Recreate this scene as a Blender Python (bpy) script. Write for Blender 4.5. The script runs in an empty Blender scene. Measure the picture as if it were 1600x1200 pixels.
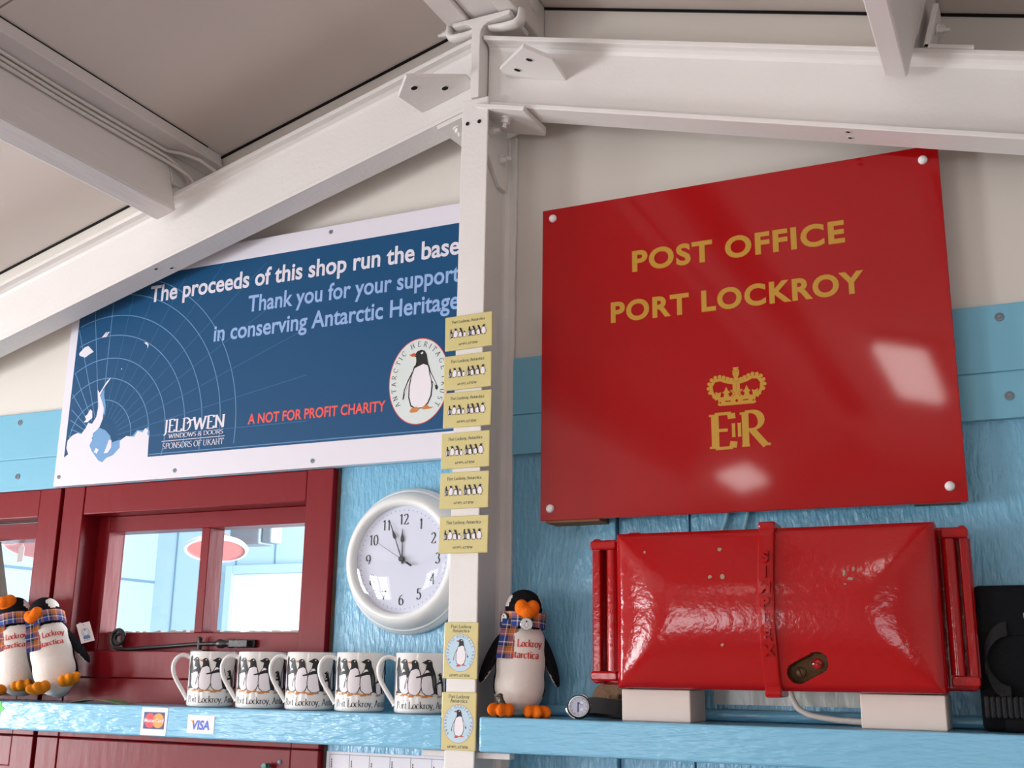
import bpy, bmesh, math, random
from mathutils import Vector, Matrix
from mathutils.bvhtree import BVHTree

random.seed(7)
SC = bpy.context.scene
COL = SC.collection
PI = math.pi
R = math.radians

# ---------------------------------------------------------------- camera
cam_d = bpy.data.cameras.new('camera')
cam_d.sensor_width = 36.0
cam_d.lens = 36.0 * 1762.0 / 1600.0
cam_d.clip_start = 0.02
cam = bpy.data.objects.new('camera', cam_d)
COL.objects.link(cam)
_yaw, _pitch, _roll = -0.44104, 0.25038, 0.01469
_f = Vector((math.sin(_yaw) * math.cos(_pitch), math.cos(_yaw) * math.cos(_pitch), math.sin(_pitch)))
_r0 = Vector((math.cos(_yaw), -math.sin(_yaw), 0))
_u0 = _r0.cross(_f)
_r = math.cos(_roll) * _r0 + math.sin(_roll) * _u0
_u = -math.sin(_roll) * _r0 + math.cos(_roll) * _u0
CAM = Vector((0.797, -1.65, 1.6))
cam.matrix_world = Matrix(((_r.x, _u.x, -_f.x, CAM.x), (_r.y, _u.y, -_f.y, CAM.y), (_r.z, _u.z, -_f.z, CAM.z), (0, 0, 0, 1)))
SC.camera = cam

# ---------------------------------------------------------------- world, light, exposure
W = bpy.data.worlds.new('overcast_sky')
SC.world = W
W.use_nodes = True
W.node_tree.nodes['Background'].inputs[0].default_value = (0.80, 0.90, 1.0, 1)
W.node_tree.nodes['Background'].inputs[1].default_value = 1.5
SC.view_settings.view_transform = 'Standard'
SC.view_settings.look = 'None'
SC.view_settings.gamma = 1.0
SC.view_settings.use_curve_mapping = False
SC.view_settings.exposure = 0.0


def area(name, loc, target, sx, sy, power, color=(1, 1, 1)):
    d = bpy.data.lights.new(name, 'AREA')
    d.shape = 'RECTANGLE'
    d.size = sx
    d.size_y = sy
    d.energy = power
    d.color = color
    o = bpy.data.objects.new(name, d)
    COL.objects.link(o)
    o.location = loc
    o.rotation_euler = (Vector(target) - Vector(loc)).to_track_quat('-Z', 'Y').to_euler()
    return o


DAY = (0.96, 0.98, 1.0)
XL, XR, YB = -2.55, 2.55, -4.9                # inner faces of the side walls and of the wall behind the camera
# assumed daylight arriving at unseen windows of the shop (each light stands in its window opening, outside the panes)
WIN_LEFT = [(-1.75, -0.75), (-3.7, -2.6)]     # y ranges of the left wall's assumed windows
WIN_BACK = [(-1.9, -0.7), (0.7, 1.9)]         # x ranges of the assumed windows behind the camera
WZ0, WZ1 = 1.02, 1.86
for y0, y1 in WIN_LEFT:
    area('assumed_daylight_left', (XL - 0.10, (y0 + y1) / 2, (WZ0 + WZ1) / 2), (0, (y0 + y1) / 2, (WZ0 + WZ1) / 2), y1 - y0, WZ1 - WZ0, 80, DAY)
for x0, x1 in WIN_BACK:
    area('assumed_daylight_back', ((x0 + x1) / 2, YB - 0.10, (WZ0 + WZ1) / 2), ((x0 + x1) / 2, 0, (WZ0 + WZ1) / 2), x1 - x0, WZ1 - WZ0, 24 if x0 < 0 else 12, DAY)
# assumed daylight in the room beyond the red windows, from an added area light
area('assumed_daylight_next_room', (-0.15, 1.5, 1.7), (-3.0, 1.6, 1.6), 1.5, 1.2, 115, DAY)

# ---------------------------------------------------------------- materials
MATS = {}


def hexc(r, g, b):
    return tuple(((c / 255.0) / 12.92 if c / 255.0 <= 0.04045 else ((c / 255.0 + 0.055) / 1.055) ** 2.4) for c in (r, g, b))


def mat(name, col, rough=0.5, spec=0.5, metal=0.0, bump=0.0, bscale=40.0, stretch=(1, 1, 1), var=0.0, vscale=6.0, coat=0.0, dist=0.002, detail=4.0):
    if name in MATS:
        return MATS[name]
    m = bpy.data.materials.new(name)
    m.use_nodes = True
    nt = m.node_tree
    b = nt.nodes['Principled BSDF']
    b.inputs['Base Color'].default_value = (*col, 1)
    b.inputs['Roughness'].default_value = rough
    b.inputs['Specular IOR Level'].default_value = spec
    b.inputs['Metallic'].default_value = metal
    b.inputs['Coat Weight'].default_value = coat
    b.inputs['Coat Roughness'].default_value = 0.08
    if bump or var:
        tc = nt.nodes.new('ShaderNodeTexCoord')
        mp = nt.nodes.new('ShaderNodeMapping')
        mp.inputs['Scale'].default_value = stretch
        nt.links.new(tc.outputs['Object'], mp.inputs['Vector'])
    if bump:
        n = nt.nodes.new('ShaderNodeTexNoise')
        n.inputs['Scale'].default_value = bscale
        n.inputs['Detail'].default_value = detail
        nt.links.new(mp.outputs[0], n.inputs['Vector'])
        bp = nt.nodes.new('ShaderNodeBump')
        bp.inputs['Strength'].default_value = bump
        bp.inputs['Distance'].default_value = dist
        nt.links.new(n.outputs['Fac'], bp.inputs['Height'])
        nt.links.new(bp.outputs[0], b.inputs['Normal'])
    if var:
        n2 = nt.nodes.new('ShaderNodeTexNoise')
        n2.inputs['Scale'].default_value = vscale
        n2.inputs['Detail'].default_value = 3
        nt.links.new(mp.outputs[0], n2.inputs['Vector'])
        mx = nt.nodes.new('ShaderNodeMix')
        mx.data_type = 'RGBA'
        mx.inputs[6].default_value = (*[c * (1 - var) for c in col], 1)
        mx.inputs[7].default_value = (*[min(1, c * (1 + var * 0.6)) for c in col], 1)
        nt.links.new(n2.outputs['Fac'], mx.inputs[0])
        nt.links.new(mx.outputs[2], b.inputs['Base Color'])
    MATS[name] = m
    return m


def emis(name, col, s):
    m = bpy.data.materials.new(name)
    m.use_nodes = True
    b = m.node_tree.nodes['Principled BSDF']
    b.inputs['Base Color'].default_value = (*col, 1)
    b.inputs['Emission Color'].default_value = (*col, 1)
    b.inputs['Emission Strength'].default_value = s
    MATS[name] = m
    return m


def glass(name, gl=0.08):
    m = bpy.data.materials.new(name)
    m.use_nodes = True
    nt = m.node_tree
    nt.nodes.remove(nt.nodes['Principled BSDF'])
    out = nt.nodes['Material Output']
    tr = nt.nodes.new('ShaderNodeBsdfTransparent')
    tr.inputs[0].default_value = (0.95, 0.97, 0.97, 1)
    gs = nt.nodes.new('ShaderNodeBsdfGlossy')
    gs.inputs['Roughness'].default_value = 0.02
    fr = nt.nodes.new('ShaderNodeFresnel')
    fr.inputs[0].default_value = 1.45
    mx = nt.nodes.new('ShaderNodeMixShader')
    ge = nt.nodes.new('ShaderNodeNewGeometry')
    mu = nt.nodes.new('ShaderNodeMath')
    mu.operation = 'SUBTRACT'
    mu.use_clamp = True
    nt.links.new(fr.outputs[0], mu.inputs[0])
    nt.links.new(ge.outputs['Backfacing'], mu.inputs[1])
    nt.links.new(mu.outputs[0], mx.inputs[0])
    nt.links.new(tr.outputs[0], mx.inputs[1])
    nt.links.new(gs.outputs[0], mx.inputs[2])
    nt.links.new(mx.outputs[0], out.inputs[0])
    MATS[name] = m
    return m


WHITE = mat('white_gloss_paint', hexc(230, 225, 222), 0.42, 0.4, bump=0.25, bscale=120, var=0.05, vscale=8)
WHITEW = mat('white_painted_timber', hexc(226, 219, 216), 0.5, 0.35, bump=0.5, bscale=60, stretch=(1, 0.15, 1), var=0.08, vscale=10)
CREAM = mat('cream_wall_paint', hexc(224, 218, 210), 0.55, 0.3, bump=0.25, bscale=30, stretch=(1, 1, 1), var=0.05, vscale=3)
CEIL = mat('ceiling_board_paint', hexc(226, 215, 208), 0.6, 0.3, bump=0.15, bscale=25, var=0.10, vscale=2.2)
BLUE = mat('blue_wall_paint', hexc(116, 180, 212), 0.20, 0.55, bump=1.0, bscale=150, stretch=(1.0, 1.0, 0.30), var=0.06, vscale=5, dist=0.0035)
BLUES = mat('blue_shelf_paint', hexc(126, 190, 222), 0.16, 0.60, bump=1.0, bscale=130, stretch=(0.22, 1.0, 1.0), var=0.05, vscale=6, dist=0.003)
BLUEB = mat('blue_band_paint', hexc(120, 184, 210), 0.4, 0.4, bump=0.25, bscale=40, stretch=(0.3, 1, 1), var=0.06, vscale=4)
MAROON = mat('maroon_gloss_paint', hexc(126, 20, 29), 0.33, 0.2, bump=0.3, bscale=50, stretch=(1, 1, 0.3), var=0.1, vscale=7)
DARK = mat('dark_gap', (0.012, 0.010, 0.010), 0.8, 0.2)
SIGNRED = mat('red_acrylic', hexc(160, 6, 12), 0.06, 0.40, bump=0.03, bscale=5)
GOLD = mat('dull_gold_print', hexc(186, 140, 48), 0.3, 0.4)
CAPW = mat('white_screw_cap', hexc(230, 228, 228), 0.3, 0.5)
TIMBER = mat('bare_timber', hexc(150, 112, 80), 0.7, 0.2, bump=0.3, bscale=40, stretch=(0.2, 1, 1), var=0.2, vscale=20)
POSTERW = mat('poster_white', hexc(226, 222, 232), 0.4, 0.35)
POSTERB = mat('poster_blue', hexc(26, 78, 120), 0.38, 0.25, var=0.06, vscale=1.5)
POSTERL = mat('poster_pale_blue', hexc(150, 180, 226), 0.4, 0.3)
POSTERM = mat('poster_mid_blue', hexc(112, 158, 204), 0.4, 0.3)
POSTERG = mat('poster_grid_line', hexc(104, 146, 186), 0.4, 0.3)
POSTERF = mat('poster_faint_line', hexc(50, 102, 146), 0.4, 0.3)
POSTERR = mat('poster_red', hexc(232, 92, 82), 0.4, 0.3)
LOGOBG = mat('logo_pale', hexc(216, 224, 222), 0.4, 0.3)
INK = mat('black_ink', hexc(34, 34, 36), 0.45, 0.3)
GREYINK = mat('grey_ink', hexc(84, 84, 80), 0.45, 0.3)
PALEINK = mat('pale_grey_ink', hexc(150, 150, 150), 0.45, 0.3)
ORINK = mat('orange_ink', hexc(206, 130, 66), 0.45, 0.3)
REDINK = mat('red_ink', hexc(206, 78, 54), 0.45, 0.3)
PAPERW = mat('print_white', hexc(236, 230, 236), 0.45, 0.3)
MAGY = mat('magnet_yellow', hexc(212, 199, 138), 0.22, 0.5, bump=0.12, bscale=30)
MAGB = mat('magnet_pale_blue', hexc(186, 212, 228), 0.3, 0.45)
MUGW = mat('white_china', hexc(232, 230, 228), 0.10, 0.55)
CLOCKW = mat('clock_white_plastic', hexc(234, 236, 236), 0.25, 0.5)
CLOCKF = mat('clock_face', hexc(222, 222, 240), 0.5, 0.3)
CLOCKI = mat('clock_numeral_ink', hexc(52, 56, 58), 0.5, 0.3)
BOXRED = mat('red_enamel', hexc(168, 6, 12), 0.11, 0.45, bump=0.28, bscale=110, var=0.10, vscale=8, dist=0.0015)
CHIP = mat('bare_chipped_metal', hexc(150, 136, 118), 0.6, 0.3)
BRONZE = mat('worn_bronze', hexc(86, 62, 38), 0.45, 0.4, metal=0.5, bump=0.5, bscale=80, var=0.3, vscale=60)
BLOCKW = mat('white_block_paint', hexc(222, 208, 200), 0.55, 0.3, bump=0.3, bscale=60, stretch=(0.3, 1, 1), var=0.05, vscale=8)
IRON = mat('black_iron', (0.018, 0.016, 0.018), 0.35, 0.5, bump=0.5, bscale=120)
CASEB = mat('black_case_cloth', (0.006, 0.0065, 0.008), 0.85, 0.15, bump=0.4, bscale=400)
STRAPB = mat('black_webbing', (0.0065, 0.007, 0.009), 0.65, 0.3, bump=0.6, bscale=300)
FURB = mat('black_plush', (0.012, 0.012, 0.015), 0.95, 0.1, bump=0.9, bscale=350, dist=0.003)
FURW = mat('white_plush', hexc(234, 226, 220), 0.95, 0.1, bump=0.35, bscale=420, dist=0.0015)
FURO = mat('orange_plush', hexc(238, 116, 28), 0.9, 0.1, bump=0.6, bscale=300, dist=0.002)
FURY = mat('amber_plush', hexc(226, 138, 34), 0.9, 0.1, bump=0.6, bscale=300, dist=0.002)
FURN = mat('brown_plush', hexc(150, 120, 98), 0.95, 0.1, bump=0.9, bscale=260, var=0.3, vscale=60, dist=0.003)
FURD = mat('dark_brown_fur', hexc(84, 66, 54), 0.95, 0.1, bump=0.9, bscale=300, var=0.3, vscale=80, dist=0.003)
STITCH = mat('red_stitching', hexc(206, 58, 48), 0.8, 0.2)
CARD = mat('white_card', hexc(236, 226, 226), 0.6, 0.2)
CARDB = mat('card_blue_print', hexc(110, 140, 180), 0.6, 0.2)
STEEL = mat('polished_steel', hexc(200, 204, 208), 0.2, 0.5, metal=1.0)
DIAL = mat('watch_dial', hexc(196, 204, 226), 0.2, 0.5)
RUBBER = mat('black_rubber', (0.012, 0.012, 0.014), 0.5, 0.4)
PEWTER = mat('dark_pewter', hexc(86, 84, 74), 0.32, 0.5, metal=0.9)
CABLEW = mat('white_cable', hexc(216, 208, 202), 0.45, 0.4)
CABLEB = mat('painted_cable', hexc(150, 196, 214), 0.4, 0.4)
GREEN = mat('green_paper', hexc(110, 228, 106), 0.6, 0.2)
LEAF = mat('dull_green_paper', hexc(96, 134, 78), 0.6, 0.2)
TEAL = mat('teal_plastic', hexc(30, 104, 92), 0.3, 0.5)
NEXTB = mat('next_room_blue', hexc(190, 212, 224), 0.5, 0.3, var=0.05, vscale=4)
NEXTW = mat('next_room_white', hexc(236, 240, 244), 0.5, 0.3)
PINKE = mat('pink_enamel', hexc(226, 130, 124), 0.3, 0.5)
GREYM = mat('grey_metal', hexc(120, 132, 142), 0.4, 0.5)
FLOORM = mat('red_brown_floor', hexc(158, 138, 130), 0.5, 0.4, var=0.15, vscale=3)
SHOPM = mat('shop_back_wall_paint', hexc(208, 194, 188), 0.6, 0.3, var=0.15, vscale=3)
CARDNAVY = mat('navy_print', hexc(44, 52, 116), 0.4, 0.3)
CARDRED = mat('card_red_print', hexc(226, 44, 56), 0.4, 0.3)
CARDORG = mat('card_orange_print', hexc(240, 150, 44), 0.4, 0.3)
VISAB = mat('royal_blue_print', hexc(58, 96, 206), 0.4, 0.3)
PUTTY = mat('flaking_putty', hexc(212, 206, 200), 0.7, 0.2, bump=0.9, bscale=200)
GREYG = mat('weathered_grey_gap', hexc(88, 78, 70), 0.8, 0.2, var=0.4, vscale=40)
GLASS = glass('window_glass')
LAMPE = emis('assumed_light_diffuser', (1.0, 0.97, 0.93), 9.0)  # glow of the assumed, unseen ceiling lights


def plaid_material():
    m = bpy.data.materials.new('plaid_wool')
    m.use_nodes = True
    nt = m.node_tree
    b = nt.nodes['Principled BSDF']
    b.inputs['Roughness'].default_value = 0.9
    at = nt.nodes.new('ShaderNodeUVMap')
    sp = nt.nodes.new('ShaderNodeSeparateXYZ')
    nt.links.new(at.outputs[0], sp.inputs[0])
    cols = []
    for ax in (0, 1):
        mu = nt.nodes.new('ShaderNodeMath')
        mu.operation = 'FRACT'
        nt.links.new(sp.outputs[ax], mu.inputs[0])
        rp = nt.nodes.new('ShaderNodeValToRGB')
        rp.color_ramp.interpolation = 'CONSTANT'
        el = rp.color_ramp.elements
        stops = [(0.0, (40, 66, 140)), (0.30, (226, 216, 200)), (0.36, (40, 66, 140)), (0.44, (22, 22, 34)), (0.54, (214, 160, 60)), (0.58, (22, 22, 34)), (0.62, (196, 110, 66)), (0.84, (224, 214, 196)), (0.88, (196, 110, 66))]
        el[0].position = 0
        el[0].color = (*hexc(*stops[0][1]), 1)
        el[1].position = stops[1][0]
        el[1].color = (*hexc(*stops[1][1]), 1)
        for p, c in stops[2:]:
            e = el.new(p)
            e.color = (*hexc(*c), 1)
        nt.links.new(mu.outputs[0], rp.inputs[0])
        cols.append(rp)
    mx = nt.nodes.new('ShaderNodeMix')
    mx.data_type = 'RGBA'
    mx.inputs[0].default_value = 0.5
    nt.links.new(cols[0].outputs[0], mx.inputs[6])
    nt.links.new(cols[1].outputs[0], mx.inputs[7])
    nt.links.new(mx.outputs[2], b.inputs['Base Color'])
    return m


PLAID = plaid_material()

# ---------------------------------------------------------------- mesh helpers


class MB:
    def __init__(s):
        s.v, s.f, s.m, s.uv = [], [], [], None

    def add(s, vs, fs, mi=0):
        n = len(s.v)
        s.v += [Vector(p) for p in vs]
        s.f += [tuple(i + n for i in f) for f in fs]
        s.m += [mi] * len(fs)
        return s

    def box(s, x0, x1, y0, y1, z0, z1, mi=0, M=None):
        vs = [Vector((x, y, z)) for z in (z0, z1) for y in (y0, y1) for x in (x0, x1)]
        if M:
            vs = [M @ p for p in vs]
        return s.add(vs, [(0, 2, 3, 1), (4, 5, 7, 6), (0, 1, 5, 4), (2, 6, 7, 3), (0, 4, 6, 2), (1, 3, 7, 5)], mi)

    def prism(s, poly, a, b, mi=0, ax='y', M=None):
        """poly in the two other axes, extruded from a to b along ax"""
        mk = {'y': lambda p, t: (p[0], t, p[1]), 'z': lambda p, t: (p[0], p[1], t), 'x': lambda p, t: (t, p[0], p[1])}[ax]
        n = len(poly)
        vs = [Vector(mk(p, a)) for p in poly] + [Vector(mk(p, b)) for p in poly]
        if M:
            vs = [M @ p for p in vs]
        fs = [tuple(range(n)), tuple(range(2 * n - 1, n - 1, -1))] + [(i, i + n, (i + 1) % n + n, (i + 1) % n) for i in range(n)]
        return s.add(vs, fs, mi)

    def tube(s, pts, r, n=10, mi=0, cap=True, flat=1.0, up=Vector((0, 0, 1))):
        pts = [Vector(p) for p in pts]
        rs = r if isinstance(r, (list, tuple)) else [r] * len(pts)
        rings = []
        pb = None
        for i, p in enumerate(pts):
            t = (pts[min(i + 1, len(pts) - 1)] - pts[max(i - 1, 0)]).normalized()
            if pb is None:
                a = up if abs(t.dot(up)) < 0.95 else Vector((1, 0, 0))
                pb = (a - t * a.dot(t)).normalized()
            else:
                pb = (pb - t * pb.dot(t)).normalized()
            q = t.cross(pb)
            rings.append([p + rs[i] * (math.cos(2 * PI * k / n) * pb + flat * math.sin(2 * PI * k / n) * q) for k in range(n)])
        vs = [v for ring in rings for v in ring]
        fs = [(i * n + k, i * n + (k + 1) % n, (i + 1) * n + (k + 1) % n, (i + 1) * n + k) for i in range(len(pts) - 1) for k in range(n)]
        if cap:
            fs += [tuple(range(n - 1, -1, -1)), tuple((len(pts) - 1) * n + k for k in range(n))]
        return s.add(vs, fs, mi)

    def lathe(s, prof, n=48, mi=0, M=None):
        """prof: (radius, height) pairs, turned about the z axis"""
        vs, fs, idx = [], [], []
        for r, h in prof:
            if r < 1e-6:
                idx.append([len(vs)])
                vs.append(Vector((0, 0, h)))
            else:
                idx.append(list(range(len(vs), len(vs) + n)))
                vs += [Vector((r * math.cos(2 * PI * k / n), r * math.sin(2 * PI * k / n), h)) for k in range(n)]
        for a, b in zip(idx, idx[1:]):
            for k in range(n):
                k2 = (k + 1) % n
                if len(a) == 1 and len(b) == 1:
                    continue
                if len(a) == 1:
                    fs.append((a[0], b[k2], b[k]))
                elif len(b) == 1:
                    fs.append((a[k], a[k2], b[0]))
                else:
                    fs.append((a[k], a[k2], b[k2], b[k]))
        if M:
            vs = [M @ p for p in vs]
        return s.add(vs, fs, mi)

    def ball(s, c, r, n=20, m=12, mi=0, M=None):
        r = (r, r, r) if not isinstance(r, (tuple, list)) else r
        prof = [(math.sin(PI * i / m), -math.cos(PI * i / m)) for i in range(m + 1)]
        prof[0] = (0, -1)
        prof[-1] = (0, 1)
        T = Matrix.Translation(c) @ (M or Matrix()) @ Matrix.Diagonal((*r, 1))
        return s.lathe(prof, n, mi, T)

    def build(s, name, mats, parent=None, bevel=0.0, smooth=None, recalc=True, segs=2, world=True):
        me = bpy.data.meshes.new(name)
        off = Vector((0, 0, 0))
        if parent is not None and world:
            off = parent.location
        me.from_pydata([tuple(p - off) for p in s.v], [], s.f)
        for i, p in enumerate(me.polygons):
            p.material_index = s.m[i]
        if recalc:
            bm = bmesh.new()
            bm.from_mesh(me)
            bmesh.ops.recalc_face_normals(bm, faces=bm.faces)
            bm.to_mesh(me)
            bm.free()
        for m in (mats if isinstance(mats, (list, tuple)) else [mats]):
            me.materials.append(m)
        if smooth is not None:
            me.polygons.foreach_set('use_smooth', [True] * len(me.polygons))
            me.set_sharp_from_angle(angle=R(smooth))
        o = bpy.data.objects.new(name, me)
        COL.objects.link(o)
        if parent is not None:
            o.parent = parent
        if bevel:
            b = o.modifiers.new('edge_softening', 'BEVEL')
            b.width = bevel
            b.segments = segs
            b.limit_method = 'ANGLE'
            b.angle_limit = R(40)
        return o


def thing(name, label, cat, loc=(0, 0, 0), rot=(0, 0, 0), group=None):
    o = bpy.data.objects.new(name, None)
    o.empty_display_size = 0.05
    COL.objects.link(o)
    o.location = loc
    o.rotation_euler = rot
    o['label'] = label
    o['category'] = cat
    o['kind'] = 'thing'
    if group:
        o['group'] = group
    return o


def tag(o, label, cat, group=None):
    o['label'] = label
    o['category'] = cat
    o['kind'] = 'thing'
    if group:
        o['group'] = group
    return o


def struct(o):
    o['kind'] = 'structure'
    return o


def structure(name, loc=(0, 0, 0)):
    o = bpy.data.objects.new(name, None)
    COL.objects.link(o)
    o.location = loc
    o['kind'] = 'structure'
    return o


def dup(root, loc=None, rot=None, label=None, group=None):
    r = root.copy()
    COL.objects.link(r)
    if loc is not None:
        r.location = loc
    if rot is not None:
        r.rotation_euler = rot
    if label:
        r['label'] = label
    if group:
        r['group'] = group
    for ch in list(root.children):
        c = ch.copy()
        COL.objects.link(c)
        c.parent = r
        for g in list(ch.children):
            d = g.copy()
            COL.objects.link(d)
            d.parent = c
    return r


# ---------------------------------------------------------------- lettering
_TXT = {}


def sans(text, bold=0.0, extrude=0.0, space=1.0):
    """built-in sans lettering as (verts, faces), cap height 1, starting at x=0"""
    key = (text, bold, extrude, space)
    if key in _TXT:
        return _TXT[key]
    cu = bpy.data.curves.new('lettering', 'FONT')
    cu.body = text
    cu.offset = bold
    cu.extrude = extrude
    cu.resolution_u = 5
    cu.space_character = space
    ob = bpy.data.objects.new('lettering', cu)
    COL.objects.link(ob)
    dg = bpy.context.evaluated_depsgraph_get()
    me = bpy.data.meshes.new_from_object(ob.evaluated_get(dg))
    vs = [v.co.copy() for v in me.vertices]
    fs = [tuple(p.vertices) for p in me.polygons]
    bpy.data.objects.remove(ob)
    bpy.data.curves.remove(cu)
    bpy.data.meshes.remove(me)
    if text != 'H':
        k = _caps(bold)
        x0 = min(v.x for v in vs)
        vs = [Vector(((v.x - x0) / k, v.y / k, v.z / k)) for v in vs]
    _TXT[key] = (vs, fs)
    return vs, fs


def _caps(bold):
    vs, _ = sans('H', bold)
    return max(v.y for v in vs) - max(0.0, min(v.y for v in vs))


def arc(cx, cy, rx, ry, a0, a1, n=10):
    return [(cx + rx * math.cos(R(a0 + (a1 - a0) * i / n)), cy + ry * math.sin(R(a0 + (a1 - a0) * i / n))) for i in range(n + 1)]


# serif alphabet: (advance, strokes, serif feet)
GL = {
    'A': (.76, [[(.06, 0), (.37, 1)], [(.37, 1), (.70, 0)], [(.17, .34), (.57, .34)]], [(.06, 0), (.70, 0)]),
    'C': (.80, [arc(.42, .5, .36, .5, 48, 318, 18), [(.66, .87), (.68, .68)]], []),
    'D': (.84, [[(.16, 0), (.16, 1)], [(.16, 1), (.3, 1)] + arc(.36, .5, .40, .5, 90, -90, 14) + [(.16, 0)]], [(.12, 0), (.12, 1)]),
    'E': (.66, [[(.16, 0), (.16, 1)], [(.16, 1), (.58, 1), (.59, .84)], [(.16, .52), (.48, .52)], [(.16, 0), (.6, 0), (.63, .18)]], [(.12, 0), (.12, 1)]),
    'F': (.62, [[(.16, 0), (.16, 1)], [(.16, 1), (.58, 1), (.59, .84)], [(.16, .52), (.46, .52)]], [(.16, 0), (.12, 1)]),
    'G': (.86, [arc(.42, .5, .36, .5, 48, 322, 18), [(.72, .40), (.72, .1)]], [(.72, .4)]),
    'H': (.84, [[(.16, 0), (.16, 1)], [(.68, 0), (.68, 1)], [(.16, .52), (.68, .52)]], [(.16, 0), (.16, 1), (.68, 0), (.68, 1)]),
    'I': (.34, [[(.17, 0), (.17, 1)]], [(.17, 0), (.17, 1)]),
    'J': (.40, [[(.24, 1), (.24, .02), (.18, -.16), (.03, -.22)]], [(.24, 1)]),
    'K': (.80, [[(.16, 0), (.16, 1)], [(.64, 1), (.18, .48)], [(.30, .58), (.72, 0)]], [(.16, 0), (.16, 1), (.64, 1), (.72, 0)]),
    'L': (.66, [[(.16, 0), (.16, 1)], [(.16, 0), (.6, 0), (.63, .2)]], [(.12, 0), (.16, 1)]),
    'N': (.86, [[(.14, 0), (.14, 1)], [(.12, 1), (.70, 0)], [(.70, 0), (.70, 1)]], [(.14, 0), (.10, 1), (.70, 1)]),
    'O': (.86, [arc(.43, .5, .37, .5, 0, 360, 24)], []),
    'P': (.66, [[(.16, 0), (.16, 1)], [(.16, 1), (.3, 1)] + arc(.34, .74, .26, .26, 90, -90, 12) + [(.16, .48)]], [(.16, 0), (.12, 1)]),
    'R': (.76, [[(.16, 0), (.16, 1)], [(.16, 1), (.3, 1)] + arc(.34, .74, .27, .26, 90, -90, 12) + [(.16, .48)], [(.34, .48), (.72, 0)]], [(.16, 0), (.12, 1), (.74, 0)]),
    'S': (.60, [arc(.30, .75, .21, .25, 40, 270, 12)[:-1] + arc(.30, .25, .22, .25, 90, -140, 12)], []),
    'T': (.72, [[(.36, 0), (.36, 1)], [(.04, .84), (.06, 1), (.66, 1), (.68, .84)]], [(.36, 0)]),
    'U': (.82, [[(.16, 1), (.16, .35)] + arc(.41, .32, .25, .32, 180, 360, 12) + [(.66, 1)]], [(.16, 1), (.66, 1)]),
    'V': (.76, [[(.08, 1), (.38, 0)], [(.38, 0), (.68, 1)]], [(.08, 1), (.68, 1)]),
    'W': (1.06, [[(.06, 1), (.30, 0)], [(.30, 0), (.53, .9)], [(.53, .9), (.76, 0)], [(.76, 0), (1.0, 1)]], [(.06, 1), (1.0, 1)]),
    '&': (.8, [arc(.34, .78, .17, .22, 0, 360, 14), arc(.32, .28, .26, .28, 120, 380, 14), [(.24, .62), (.72, 0)]], []),
    '-': (.36, [[(.05, .36), (.31, .36)]], []),
    'a': (.50, [arc(.25, .46, .15, .17, 150, 0, 8) + [(.40, .08), (.47, .03)], arc(.22, .17, .14, .17, 70, 340, 12)], []),
    'c': (.47, [arc(.27, .31, .21, .31, 50, 310, 14)], []),
    'd': (.56, [[(.44, 0), (.44, 1)], arc(.26, .31, .2, .31, 0, 360, 14)], [(.40, 1)]),
    'e': (.50, [[(.08, .34), (.43, .34)] + arc(.26, .31, .19, .31, 8, 310, 14)], []),
    'i': (.28, [[(.14, 0), (.14, .62)], arc(.14, .86, .03, .03, 0, 360, 8)], [(.14, 0), (.10, .62)]),
    'k': (.56, [[(.13, 0), (.13, 1)], [(.44, .62), (.15, .28)], [(.23, .36), (.50, 0)]], [(.13, 0), (.09, 1), (.44, .62), (.50, 0)]),
    'n': (.60, [[(.13, 0), (.13, .62)], arc(.29, .42, .16, .2, 180, 0, 8) + [(.45, 0)]], [(.13, 0), (.09, .62), (.45, 0)]),
    'o': (.54, [arc(.27, .31, .22, .31, 0, 360, 18)], []),
    'r': (.42, [[(.13, 0), (.13, .62)], [(.13, .42), (.22, .58), (.36, .58)]], [(.13, 0), (.09, .62)]),
    't': (.36, [[(.15, .82), (.15, .12), (.21, .01), (.33, .05)], [(.03, .62), (.32, .62)]], []),
    'y': (.54, [[(.07, .62), (.28, 0)], [(.48, .62), (.20, -.24), (.06, -.26)]], [(.07, .62), (.48, .62)]),
    '0': (.58, [arc(.29, .5, .22, .5, 0, 360, 20)], []),
    '1': (.50, [[(.12, .82), (.28, 1), (.28, 0)]], [(.28, 0)]),
    '2': (.58, [arc(.28, .74, .2, .26, 165, -20, 12) + [(.08, 0), (.50, 0), (.53, .16)]], []),
    '3': (.56, [arc(.26, .77, .18, .23, 155, -80, 12), arc(.26, .27, .22, .27, 80, -155, 12)], []),
    '4': (.58, [[(.40, 0), (.40, 1), (.05, .30), (.54, .30)]], [(.40, 0)]),
    '5': (.56, [[(.48, 1), (.16, 1), (.13, .56)] + arc(.26, .31, .22, .31, 110, -150, 14)], []),
    '6': (.58, [[(.46, .96), (.30, .92)] + arc(.40, .40, .32, .52, 110, 190, 8), arc(.30, .30, .21, .30, 0, 360, 18)], []),
    '7': (.54, [[(.06, .84), (.08, 1), (.48, 1), (.20, 0)]], []),
    '8': (.56, [arc(.28, .76, .17, .24, 0, 360, 16), arc(.28, .27, .21, .27, 0, 360, 16)], []),
    '9': (.58, [arc(.28, .70, .21, .30, 0, 360, 18), arc(.18, .60, .32, .52, 10, -70, 8)], []),
    ',': (.24, [[(.13, .06), (.13, -.02), (.06, -.16)]], []),
    "'": (.2, [[(.1, 1), (.08, .74)]], []),
    '°': (.36, [arc(.17, .86, .1, .13, 0, 360, 12)], []),
    ' ': (.30, [], []),
}


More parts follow.
